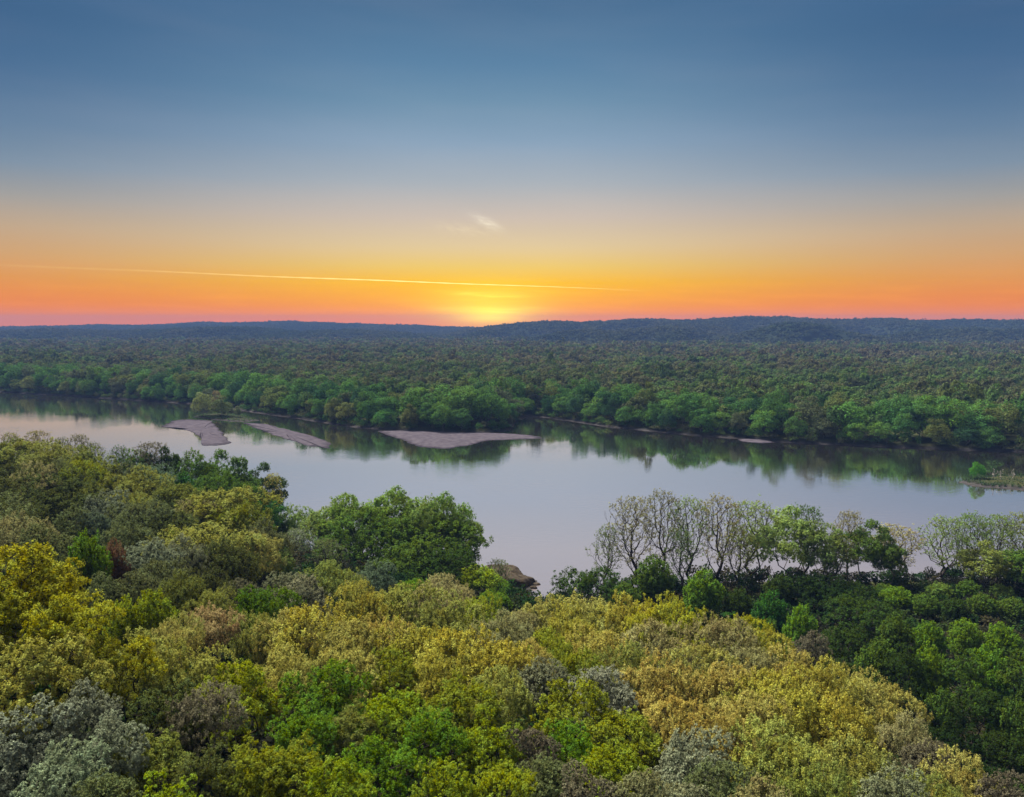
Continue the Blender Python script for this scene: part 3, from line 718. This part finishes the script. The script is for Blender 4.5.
# the woods behind read as one mass
rest = np.setdiff1d(np.arange(len(xs)), np.array(FB))
def wood_colour(x, y, n):
    t = np.clip((y - 480) / 900, 0, 1); pal = np.array([c for _, c in bank_cols] + [(0.080, 0.068, 0.036), (0.072, 0.063, 0.044), (0.086, 0.082, 0.034), (0.052, 0.057, 0.036)])
    reg = vnoise(x / 90, y / 140, 31) * 0.6 + vnoise(x / 35, y / 50, 32) * 0.4
    brown = rng.random(n) < np.clip(0.12 + 0.8 * t * reg + 0.25 * (reg > 0.60) * (t > 0.03), 0, 0.7)
    idx = np.where(brown, rng.integers(5, 9, n), rng.choice(5, n, p=[.36, .16, .2, .18, .1]))
    mean = np.array((0.048, 0.070, 0.023)) * (1 - np.clip(reg * t * 1.6, 0, 0.8))[:, None] + np.array((0.074, 0.063, 0.038)) * np.clip(reg * t * 1.6, 0, 0.8)[:, None]
    return (0.5 * pal[idx] + 0.5 * mean) * rng.uniform(0.78, 1.15, (n, 1))
chunksV, chunksC, chunkcv, chunklv = [], [], [], []
def scatter(X, Y, Zg, temps, s_lo, s_hi, h_lo, h_hi, colf, emergent=0.03):
    n = len(X); col = colf(X, Y, n); t = rng.integers(len(temps), size=n)
    for k, (V, cv, lv) in enumerate(temps):
        m = np.where(t == k)[0]
        if len(m) == 0: continue
        a = rng.uniform(0, 6.283, len(m)); s = rng.uniform(s_lo, s_hi, len(m)); h = rng.uniform(h_lo, h_hi, len(m)) * (0.7 + 0.6 * vnoise(X[m] / 45, Y[m] / 60, 77)) * np.where(rng.random(len(m)) < emergent, 1.22, 1)
        ca, sa = np.cos(a) * s, np.sin(a) * s
        x = V[None, ..., 0] * ca[:, None, None] - V[None, ..., 1] * sa[:, None, None] + X[m][:, None, None]
        y = V[None, ..., 0] * sa[:, None, None] + V[None, ..., 1] * ca[:, None, None] + Y[m][:, None, None]
        z = V[None, ..., 2] * h[:, None, None] + Zg[m][:, None, None]
        chunksV.append(np.stack([x, y, z], -1).reshape(-1, 4, 3).astype(np.float32))
        chunksC.append(np.repeat(col[m], len(V), 0)); chunkcv.append(np.tile(cv, len(m))); chunklv.append(np.tile(lv, len(m)))
def flush(name, kind='stuff'):
    me = quad_mesh(name, np.concatenate(chunksV), {'cv': np.concatenate(chunkcv), 'lv': np.concatenate(chunklv)}, np.concatenate(chunksC))
    for l in (chunksV, chunksC, chunkcv, chunklv): l.clear()
    return link(name, me, M_wood, kind=kind)
T1 = [far_template(11, 60, 6.2, 15.5, 1.0, 0.3)[:3] for _ in range(6)]
T2 = [far_template(7, 22, 6.5, 15.5, 1.9, 0.4)[:3] for _ in range(6)]
T3 = [far_template(5, 10, 7.0, 15.0, 3.2, 0.4)[:3] for _ in range(6)]
# leave out the few rear trees hidden inside the individual ones
tk = np.array(taken[:0] + [(xs[k], ys[k]) for k in FB])
dmin = np.min((xs[rest][:, None] - tk[None, :, 0]) ** 2 + (ys[rest][:, None] - tk[None, :, 1]) ** 2, 1)
rest = rest[(dmin > 36) & (sd[rest] > 9)]
rest = rest[(sd[rest] < 40) | (vnoise(xs[rest] / 70, ys[rest] / 26, 91) > 0.16)]
scatter(xs[rest], ys[rest], gz[rest], T1, .75, 1.2, .75, 1.25, wood_colour)
def band(y0, y1, step, margin=0.72):
    X_, Y_ = [], []
    y = y0
    while y < y1:
        half = y * margin + 20; X = np.arange(-half, half, step); n = len(X)
        X_.append(X + rng.uniform(-.45, .45, n) * step); Y_.append(y + rng.uniform(-.45, .45, n) * step); y += step
    return np.concatenate(X_), np.concatenate(Y_)
X_, Y_ = band(930, 1700, 11.5); k = (poly_sd(RIVER, X_, Y_) > 8) & (vnoise(X_ / 90, Y_ / 34, 92) > 0.15); X_, Y_ = X_[k], Y_[k]
scatter(X_, Y_, ground_z(X_, Y_), T2, .8, 1.3, .7, 1.3, wood_colour)
X_, Y_ = band(1700, 3900, 20); k = (poly_sd(RIVER, X_, Y_) > 8) & (hill_z(X_, Y_) < 0.5); X_, Y_ = X_[k], Y_[k]
scatter(X_, Y_, np.full(len(X_), 2.0), T3, 1.1, 1.8, .8, 1.3, wood_colour)
wd = flush('floodplain_woods')
wd['label'] = 'wide dark mass of woods filling the flat valley behind the far bank'
X_, Y_ = band(1550, 4400, 16, 0.72); hz = hill_z(X_, Y_); k = hz >= 0.5; X_, Y_, hz = X_[k], Y_[k], hz[k]
T4 = [far_template(5, 6, 9.0, 13.0, 5.5, 0.2, 0.15)[:3] for _ in range(6)]
def hill_colour(x, y, n):
    pal = np.array([(0.030, 0.042, 0.020), (0.036, 0.043, 0.022), (0.042, 0.041, 0.024), (0.026, 0.037, 0.019)])
    q = np.clip(fbm(x / 240, y / 420, 55, 3)[:, None] * 2.2 + 0.5, 0, 1)           # broad stands of lighter and darker wood
    stand = np.array((0.020, 0.032, 0.015)) * (1 - q) + np.array((0.046, 0.047, 0.027)) * q
    return (0.35 * pal[rng.integers(4, size=n)] + 0.65 * stand) * rng.uniform(0.88, 1.12, (n, 1))
scatter(X_, Y_, hz - 4, T4, .85, 1.3, .55, .9, hill_colour, 0)
hw = flush('hillside_woods')
hw['label'] = 'bluish woods covering the long hills on the horizon'

# undergrowth below the near trees
X_, Y_ = [], []
for y in np.arange(22, 262, 3.2):
    half = y * 0.76 + 14; X = np.arange(-half, half, 3.2); n = len(X)
    X_.append(X + rng.uniform(-.5, .5, n) * 3.2); Y_.append(y + rng.uniform(-.5, .5, n) * 3.2)
X_, Y_ = np.concatenate(X_), np.concatenate(Y_)
k = poly_sd(RIVER, X_, Y_) > 3.0
rockc = np.array([3.0, 197.0]); k &= np.hypot(X_ - rockc[0], Y_ - rockc[1]) > 16
X_, Y_ = X_[k], Y_[k]
def bush_t(nl, per, rx, H, size):
    c, r = lobed(nl, rx, 0.1, H, (0.35, 0.5), low=0.3, top=0.3)
    P, Nn, L = lobe_surface(c, r, per, under=-0.2)
    return leaves(P + rng.normal(0, .12, P.shape), unit(Nn + np.array([0, 0, .4])), size, 0.6), 0.5 * rng.random(len(P)) + .5 * rng.random(nl)[L], rng.random(len(P))
TB = [bush_t(7, 30, 2.0, 2.6, 0.34) for _ in range(5)]
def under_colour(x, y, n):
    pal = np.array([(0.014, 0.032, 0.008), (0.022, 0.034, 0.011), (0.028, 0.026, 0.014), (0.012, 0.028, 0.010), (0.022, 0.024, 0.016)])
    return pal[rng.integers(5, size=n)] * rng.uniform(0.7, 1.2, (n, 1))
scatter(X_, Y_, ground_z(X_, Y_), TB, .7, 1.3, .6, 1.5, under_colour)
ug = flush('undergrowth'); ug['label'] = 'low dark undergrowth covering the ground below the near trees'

# scrub and reeds along the far water's edge
def bank_colour(x, y, n):
    pal = np.array([(0.036, 0.078, 0.018), (0.050, 0.076, 0.022), (0.024, 0.055, 0.016), (0.045, 0.050, 0.026)])
    return pal[rng.integers(4, size=n)] * rng.uniform(0.7, 1.2, (n, 1))
X_, Y_ = [], []
seg = FAR
for a, b in zip(seg[2:-3], seg[3:-2]):
    L = np.hypot(*(b - a)); n = int(L / 0.8); t = rng.random(n)[:, None]; p = a + (b - a) * t + rng.normal(0, 3.2, (n, 2)); X_.append(p[:, 0]); Y_.append(p[:, 1])
X_, Y_ = np.concatenate(X_), np.concatenate(Y_); s_ = poly_sd(RIVER, X_, Y_); k = (s_ > 2.2) | ((s_ > 0.6) & (rng.random(len(s_)) < 0.3)); X_, Y_ = X_[k], Y_[k]
scatter(X_, Y_, ground_z(X_, Y_) - .1, TB, .7, 1.6, .6, 2.1, bank_colour)
sb = flush('bank_scrub'); sb['label'] = 'low scrub along the waterline of the far bank'

# ------------------------------------------------------------------ sandbars, islets, rocks
def flat_bar(name, pts, top, m, kind='structure', jit=1.3, edge=0.5, bump=0.15):
    P = np.array([on_water(*p)[:2] for p in pts])
    Q = []
    for a, b in zip(P, np.roll(P, -1, 0)):
        n = max(2, int(np.hypot(*(b - a)) / 2.5))
        for t in np.arange(n) / n: Q.append(a + (b - a) * t)
    Q = np.array(Q)
    for _ in range(3): Q = (Q + 0.5 * np.roll(Q, 1, 0) + 0.5 * np.roll(Q, -1, 0)) / 2
    Q += np.stack([fbm(Q[:, 0] / 4, Q[:, 1] / 4, 71), fbm(Q[:, 0] / 4, Q[:, 1] / 4, 72)], -1) * jit * 3
    c = Q.mean(0); rings = [(1.0, -0.5), (0.975, -0.03), (0.90, 0.16 * top), (0.78, 0.5 * top), (0.6, 0.95 * top), (0.3, top)]
    V, Fc = [], []; n = len(Q)
    for s, z in rings:
        for q in Q:
            p = c + (q - c) * s; zz = z + (float(fbm(np.array(p[0] / 3), np.array(p[1] / 3), 75)) * bump * 2 if z > 0 else 0)
            V.append((p[0], p[1], zz))
    for k in range(len(rings) - 1):
        for i in range(n):
            j = (i + 1) % n; Fc.append((k * n + i, k * n + j, (k + 1) * n + j, (k + 1) * n + i))
    V.append((c[0], c[1], top)); last = (len(rings) - 1) * n
    for i in range(n): Fc.append((last + i, last + (i + 1) % n, len(V) - 1))
    return link(name, poly_mesh(name, V, Fc), m, kind=kind), c, Q
flat_bar('sandbar', [(158, 427), (172, 420), (192, 418.5), (212, 420), (219, 428), (226, 436), (233, 444.5), (220, 446.5), (202, 447), (203, 440), (194, 433), (178, 427.5)], 0.5, M_sand)
flat_bar('sandbar', [(240, 422), (262, 423), (290, 430), (318, 437), (333, 443), (332, 449.5), (310, 447), (288, 440), (265, 432)], 0.5, M_sand)
flat_bar('sandbar', [(372, 430.5), (400, 430), (450, 431.5), (505, 433), (535, 435), (551, 438.5), (520, 439.5), (486, 441), (470, 446), (445, 449.5), (420, 448), (402, 441), (384, 435)], 0.7, M_sand)
flat_bar('sandbar', [(735, 439), (752, 438), (772, 440), (779, 443), (758, 443.5), (742, 442)], 0.4, M_sand)
isl, ic, iq = flat_bar('islet', [(956, 483), (964, 479), (985, 477), (1010, 476), (1040, 476), (1060, 482), (1046, 493), (1020, 490), (995, 488), (972, 487)], 1.3, M_ground, edge=1, bump=0.5)
isl2, ic2, iq2 = flat_bar('islet', [(192, 417), (200, 414), (225, 413), (250, 417), (262, 421), (240, 422.5), (215, 420)], 1.0, M_ground, bump=0.3)
def on_islet(px, py, z): 
    p = on_water(px, py); return (p[0], p[1], z)
p = on_islet(977, 481, 0.9)
place('bush', p, 6.6, 6.6, (0.06, 0.17, 0.02), 'bush', 'small bright green bush on the dark islet by the right bank', 'bush', None, 0.4)
for (px, py, w, H, cc, lb) in ((203, 417, 15, 16.5, (0.11, 0.125, 0.04), 'round olive tree on the little islet behind the dark sandbar'),
                              (221, 418, 16, 13.5, (0.075, 0.10, 0.035), 'wide dull green tree next to a round olive tree on the little islet'),
                              (218, 416, 9, 17, (0.13, 0.115, 0.06), 'brownish thin-topped tree rearmost on the little islet'),
                              (238, 418.5, 5.5, 8, (0.09, 0.11, 0.05), 'small lone sapling on the low grassy end of the little islet')):
    q = on_islet(px, py, 0.5)
    place('distant', q, w, H, cc, 'bank_tree', lb, 'tree', 'trees on the little islet')
# grass on the islets
def grass(name, pts_, n, h, col, lab):
    i = rng.integers(len(pts_), size=n); t = rng.random(n)[:, None] ** 0.6
    c = pts_.mean(0); p = c + (pts_[i] - c) * t * 0.86
    hh = rng.uniform(0.5, 1, n)[:, None] * h; a = rng.uniform(0, 6.28, n); w = np.stack([np.cos(a), np.sin(a), 0 * a], -1) * 0.22
    b = np.c_[p, np.full(n, 0.25)]; tip = b + np.c_[rng.normal(0, .35, (n, 2)), hh]
    V = np.stack([b - w, b + w, tip + w * .3, tip - w * .3], 1)
    o = link(name, quad_mesh(name, V, {'cv': rng.random(n), 'lv': rng.random(n)}, np.tile(np.array(col), (n, 1))), M_wood, kind='stuff'); o['label'] = lab
grass('grass', iq, 2600, 1.5, (0.035, 0.06, 0.028), 'tangled grass on the dark islet by the right bank')
grass('grass', iq2, 2200, 1.3, (0.05, 0.085, 0.03), 'low green grass on the little islet behind the sandbars')
# dead stalks on the right islet
for k, (px, h) in enumerate(((993, 5.6), (1000, 4.6), (1012, 5.0))):
    b = np.array(on_islet(px, 482, 0.8)); T = b * 0 + np.c_[rng.normal(0, .7, 16), rng.normal(0, .5, 16), rng.uniform(h * .35, h, 16)]
    tm, _, _ = trunk_mesh('dead_tree', T, h * .6, 0.1, 0.05)
    tm.materials.append(M_bark)
    o = link('dead_tree', tm); o.location = b; o.color = (0.20, 0.185, 0.17, 1)
    o['label'] = ['tallest bare pale dead sapling on the dark islet, nearest the bush', 'short bare pale dead sapling between two others on the dark islet', 'bare pale dead sapling on the dark islet, farthest from the bush'][k]
    o['category'] = 'dead tree'; o['group'] = 'dead saplings on the islet'

def boulder(name, c, r, seed, lab, flat=1.0):
    import bmesh
    bm = bmesh.new(); bmesh.ops.create_icosphere(bm, subdivisions=5 if max(r) > 2 else 3, radius=1)
    for v in bm.verts:
        d = np.array(v.co); n = 1 + 0.55 * float(fbm(np.array(d[0] * 1.6 + 9 + seed), np.array(d[1] * 1.6 + d[2] * 1.3 + 4), seed, 5))
        v.co = d * n * np.array(r)
    me = bpy.data.meshes.new(name); bm.to_mesh(me); bm.free()
    me.polygons.foreach_set('use_smooth', np.ones(len(me.polygons), bool))
    o = link(name, me, M_rock); o.location = c; o['label'] = lab; o['category'] = 'rock'
    return o
boulder('rock_outcrop', (-3.2, 196.5, -0.6), (8.6, 9.0, 4.6), 3, 'bare brown rock slope at the tip of the wooded river point')
for k, (px, py, r, lb) in enumerate(((536, 584.5, (1.3, .8, .45), 'flat dark rock in the water off the tip of the point'), (533.5, 588, (.9, .8, .55), 'small dark rock against the tip of the brown rock slope'))):
    q = on_water(px, py); boulder('rock', (q[0], q[1], 0.05), r, 11 + k, lb)

# ------------------------------------------------------------------ contrail, far outside the haze
def contrail():
    n = 120
    A0, A1 = at(-120, 260.5, 30000), at(648, 291.0, 33000)
    V, Fc = [], []; S = 8
    for i in range(n + 1):
        t = i / n; p = A0 + (A1 - A0) * t + np.array([0, 0, 12 * math.sin(t * 9) + 8 * math.sin(t * 23)])
        r = (24 + 6 * math.sin(i * 1.7)) * (1 - 0.75 * t ** 3)
        for k in range(S):
            a = 2 * math.pi * k / S; V.append((p[0], p[1] + r * math.cos(a), p[2] + r * math.sin(a)))
    for i in range(n):
        for k in range(S):
            k2 = (k + 1) % S; Fc.append((i * S + k, i * S + k2, (i + 1) * S + k2, (i + 1) * S + k))
    m, nt, ns, ls = mat('contrail')
    tc = N(ns, 'ShaderNodeTexCoord'); sx = N(ns, 'ShaderNodeSeparateXYZ'); ls.new(tc.outputs['Generated'], sx.inputs[0])
    r = N(ns, 'ShaderNodeValToRGB'); e = r.color_ramp.elements
    e[0].position = 0.0; e[0].color = (.008, .008, .008, 1); e[1].position = 1.0; e[1].color = (0.05, .05, .05, 1)
    for q, a in ((0.30, 0.035), (0.48, 0.11), (0.64, 0.32), (0.78, 0.32), (0.93, 0.15)):
        x = e.new(q); x.color = (a, a, a, 1)
    ls.new(sx.outputs['X'], r.inputs[0])
    em = N(ns, 'ShaderNodeEmission'); em.inputs['Color'].default_value = (*lin(255, 226, 150), 1); em.inputs['Strength'].default_value = 0.5  # sunset light on the trail is put in as emission
    tr = N(ns, 'ShaderNodeBsdfTransparent'); mx = N(ns, 'ShaderNodeMixShader')
    ls.new(r.outputs[0], mx.inputs[0]); ls.new(tr.outputs[0], mx.inputs[1]); ls.new(em.outputs[0], mx.inputs[2])
    out = N(ns, 'ShaderNodeOutputMaterial'); ls.new(mx.outputs[0], out.inputs['Surface'])
    o = link('contrail', poly_mesh('contrail', V, Fc), m)
    o['label'] = 'long thin glowing contrail across the orange sky above the sunset'; o['category'] = 'contrail'
contrail()

# ------------------------------------------------------------------ haze
def haze(density):
    x, y0, y1, z0, z1 = 4650, -500, 4900, -5, 104
    V = [(-x, y0, z0), (x, y0, z0), (x, y1, z0), (-x, y1, z0), (-x, y0, z1), (x, y0, z1), (x, y1, z1), (-x, y1, z1)]
    Fc = [(3, 2, 1, 0), (4, 5, 6, 7), (0, 1, 5, 4), (1, 2, 6, 5), (2, 3, 7, 6), (3, 0, 4, 7)]
    m, nt, ns, ls = mat('haze')
    pv = N(ns, 'ShaderNodeVolumePrincipled'); pv.inputs['Color'].default_value = (0.080, 0.145, 0.345, 1); pv.inputs['Density'].default_value = density
    out = N(ns, 'ShaderNodeOutputMaterial'); ls.new(pv.outputs[0], out.inputs['Volume'])
    link('haze', poly_mesh('haze', V, Fc, False), m, kind='stuff')
haze(0.00014)

# ------------------------------------------------------------------ sky
SUN_AZ = math.radians(-1.6)
w = bpy.data.worlds.new('World'); sc.world = w; w.use_nodes = True
nt = w.node_tree; ns, ls = nt.nodes, nt.links; ns.clear()
tc = N(ns, 'ShaderNodeTexCoord'); sx = N(ns, 'ShaderNodeSeparateXYZ'); ls.new(tc.outputs['Generated'], sx.inputs[0])
el = mth(ns, ls, 'MULTIPLY', mth(ns, ls, 'ARCSINE', sx.outputs['Z']), 180 / math.pi)
az = mth(ns, ls, 'MULTIPLY', mth(ns, ls, 'ARCTAN2', sx.outputs['X'], sx.outputs['Y']), 180 / math.pi)
daz = mth(ns, ls, 'ADD', az, 1.6); adaz = mth(ns, ls, 'ABSOLUTE', daz)
pos = mth(ns, ls, 'DIVIDE', mth(ns, ls, 'ADD', el, 5.0), 95.0, clamp=True)
SK = 1.0 / 2 ** EXPO
def sky_ramp(stops, kel=1.0):
    r = N(ns, 'ShaderNodeValToRGB'); r.color_ramp.interpolation = 'LINEAR'; e = r.color_ramp.elements
    for i, (d, c) in enumerate(stops):
        d = d * kel if d < 26 else d; x = e[i] if i < 2 else e.new((d + 5) / 95.0)
        x.position = (d + 5) / 95.0; k = c[3] if len(c) > 3 else 1.0
        x.color = tuple(v * SK * k for v in lin(*c[:3])) + (1,)
    ls.new(pos, r.inputs[0]); return r.outputs[0]
mid = sky_ramp([(-5, (200, 110, 40)), (90, (150, 151, 158, 1.6)), (0.0, (255, 124, 0, 1.35)), (1.4, (255, 160, 0, 1.12)), (2.8, (253, 188, 20, 1.05)), (3.9, (243, 203, 105)), (5.2, (231, 205, 155)), (7.3, (208, 193, 178)), (9.6, (172, 180, 187)),
                (12.2, (140, 165, 188)), (14.8, (112, 147, 174)), (17.2, (93, 132, 165)), (20.8, (76, 113, 148)), (28, (70, 115, 160)), (50, (150, 151, 160, 1.5))])
side = sky_ramp([(-5, (170, 110, 90)), (90, (150, 151, 158, 1.6)), (0.0, (246, 126, 0, 1.28)), (1.5, (244, 136, 28, 1.08)), (3.2, (228, 153, 72, 1.03)), (4.8, (214, 165, 110)), (6.8, (194, 168, 138)), (8.8, (162, 160, 156)),
                 (11, (126, 146, 165)), (13.5, (99, 129, 158)), (17.2, (74, 110, 147)), (20.8, (64, 100, 138)), (28, (62, 104, 150)), (50, (150, 151, 160, 1.5))], 0.86)
back = sky_ramp([(-5, (120, 115, 130)), (90, (150, 151, 158, 1.6)), (0, (150, 145, 170)), (6, (190, 165, 175)), (14, (170, 170, 190)), (25, (140, 160, 190, 1.2)), (50, (150, 151, 160, 1.5))])
def mixc(f, a, b, blend='MIX'):
    m = N(ns, 'ShaderNodeMix', data_type='RGBA', blend_type=blend)
    if isinstance(f, (int, float)): m.inputs[0].default_value = f
    else: ls.new(f, m.inputs[0])
    for v, i in ((a, 6), (b, 7)):
        if isinstance(v, tuple): m.inputs[i].default_value = v
        else: ls.new(v, m.inputs[i])
    return m.outputs[2]
def smr(v, a, b):
    m = N(ns, 'ShaderNodeMapRange', interpolation_type='SMOOTHSTEP'); m.inputs[1].default_value = a; m.inputs[2].default_value = b
    ls.new(v, m.inputs[0]); return m.outputs[0]
sky = mixc(smr(adaz, 3, 34), mid, side)
sky = mixc(smr(adaz, 45, 140), sky, back)
def gauss(e0, se, a0, sa):
    x = mth(ns, ls, 'DIVIDE', mth(ns, ls, 'SUBTRACT', el, e0), se); y = mth(ns, ls, 'DIVIDE', mth(ns, ls, 'SUBTRACT', az, a0), sa)
    s = mth(ns, ls, 'ADD', mth(ns, ls, 'MULTIPLY', x, x), mth(ns, ls, 'MULTIPLY', y, y))
    return mth(ns, ls, 'EXPONENT', mth(ns, ls, 'MULTIPLY', s, -1.0))
cb = N(ns, 'ShaderNodeCombineXYZ')
ls.new(mth(ns, ls, 'MULTIPLY', az, 0.22), cb.inputs[0]); ls.new(mth(ns, ls, 'ADD', mth(ns, ls, 'MULTIPLY', el, 2.6), mth(ns, ls, 'MULTIPLY', az, 0.05)), cb.inputs[1])
nz = N(ns, 'ShaderNodeTexNoise'); nz.inputs['Scale'].default_value = 1.0; nz.inputs['Detail'].default_value = 5; ls.new(cb.outputs[0], nz.inputs['Vector'])
strk = smr(nz.outputs['Fac'], 0.42, 0.72)
def add(f, c):
    global sky
    sky = mixc(f, sky, mixc(1.0, sky, tuple(v * SK for v in c) + (1,), 'ADD'))
add(gauss(1.2, 2.8, -1.7, 10), (0.10, 0.09, 0.0))
add(gauss(0.9, 1.5, -1.7, 4.0), (0.25, 0.40, 0.02))                                    # the sun's own glow on the horizon
add(mth(ns, ls, 'MULTIPLY', gauss(0.85, 0.22, -1.3, 3.3), mth(ns, ls, 'MULTIPLY_ADD', strk, .7, .3)), (0.4, 0.55, 0.12))
add(mth(ns, ls, 'MULTIPLY', gauss(2.0, 0.28, -1.6, 2.6), mth(ns, ls, 'MULTIPLY_ADD', strk, .8, .2)), (0.3, 0.45, 0.10))
add(mth(ns, ls, 'MULTIPLY', gauss(0.3, 0.25, -1.4, 2.2), 1.0), (0.35, 0.34, 0.0))
add(gauss(0.5, 0.6, -1.6, 1.9), (0.35, 0.38, 0.0))
lowband = mth(ns, ls, 'MULTIPLY', gauss(1.6, 1.3, 0, 60), strk)
add(mth(ns, ls, 'MULTIPLY', lowband, 0.5), (0.14, 0.07, -0.01))                      # thin streaks of lit cirrus
cb3 = N(ns, 'ShaderNodeCombineXYZ'); ls.new(mth(ns, ls, 'MULTIPLY', az, 0.06), cb3.inputs[0]); ls.new(mth(ns, ls, 'ADD', mth(ns, ls, 'MULTIPLY', el, 0.33), mth(ns, ls, 'MULTIPLY', az, 0.02)), cb3.inputs[1])
nz3 = N(ns, 'ShaderNodeTexNoise'); nz3.inputs['Scale'].default_value = 1.0; nz3.inputs['Detail'].default_value = 4; ls.new(cb3.outputs[0], nz3.inputs['Vector'])
add(mth(ns, ls, 'MULTIPLY', smr(nz3.outputs['Fac'], 0.35, 0.75), smr(el, 0.5, 4.0)), (0.018, 0.012, 0.008))
# the one wisp of cirrus above the sun
rot = math.radians(-24)
def wisp(a0, e0, sa, se, rot):
    u = mth(ns, ls, 'SUBTRACT', az, a0); v = mth(ns, ls, 'SUBTRACT', el, e0); c, s = math.cos(rot), math.sin(rot)
    uu = mth(ns, ls, 'DIVIDE', mth(ns, ls, 'ADD', mth(ns, ls, 'MULTIPLY', u, c), mth(ns, ls, 'MULTIPLY', v, s)), sa)
    vv = mth(ns, ls, 'DIVIDE', mth(ns, ls, 'SUBTRACT', mth(ns, ls, 'MULTIPLY', v, c), mth(ns, ls, 'MULTIPLY', u, s)), se)
    return mth(ns, ls, 'EXPONENT', mth(ns, ls, 'MULTIPLY', mth(ns, ls, 'ADD', mth(ns, ls, 'MULTIPLY', uu, uu), mth(ns, ls, 'MULTIPLY', vv, vv)), -1.0))
nz2 = N(ns, 'ShaderNodeTexNoise'); nz2.inputs['Scale'].default_value = 1.6; nz2.inputs['Detail'].default_value = 6
cb2 = N(ns, 'ShaderNodeCombineXYZ'); ls.new(mth(ns, ls, 'ADD', mth(ns, ls, 'MULTIPLY', az, 0.6), mth(ns, ls, 'MULTIPLY', el, -1.2)), cb2.inputs[0]); ls.new(mth(ns, ls, 'ADD', mth(ns, ls, 'MULTIPLY', el, 3.4), mth(ns, ls, 'MULTIPLY', az, 1.3)), cb2.inputs[1]); ls.new(cb2.outputs[0], nz2.inputs['Vector'])
wn = smr(nz2.outputs['Fac'], 0.3, 0.7)
add(mth(ns, ls, 'MULTIPLY', wisp(-1.75, 6.95, 0.95, 0.28, rot), mth(ns, ls, 'MULTIPLY_ADD', wn, .6, .4)), (0.24, 0.24, 0.17))
add(mth(ns, ls, 'MULTIPLY', wisp(-3.4, 6.5, 2.0, 0.35, math.radians(-8)), wn), (0.10, 0.085, 0.04))
bg = N(ns, 'ShaderNodeBackground'); ls.new(sky, bg.inputs['Color']); bg.inputs['Strength'].default_value = 1.0
out = N(ns, 'ShaderNodeOutputWorld'); ls.new(bg.outputs[0], out.inputs['Surface'])

# ------------------------------------------------------------------ added high fill lamp brightening the land; the real sun sits on the horizon
sl = bpy.data.lights.new('high_fill', 'SUN'); so = bpy.data.objects.new('high_fill', sl); C.objects.link(so)
sl.energy = 5.0; sl.angle = math.radians(20); sl.color = (1.0, 0.92, 0.76)
SE, SA = math.radians(54), math.radians(-40)      # elevation, azimuth from the view direction
d = np.array([math.sin(SA) * math.cos(SE), math.cos(SA) * math.cos(SE), math.sin(SE)])
from mathutils import Vector
so.rotation_euler = Vector(d).to_track_quat('Z', 'Y').to_euler(); so.location = (0, 0, 300)

cy = sc.cycles
cy.max_bounces = 6; cy.diffuse_bounces = 2; cy.glossy_bounces = 3; cy.transmission_bounces = 3; cy.transparent_max_bounces = 6; cy.volume_bounces = 0
print('TREES placed', len(recs), 'bank', len(FB), 'woods', len(wd.data.polygons), 'hill', len(hw.data.polygons), 'under', len(ug.data.polygons))
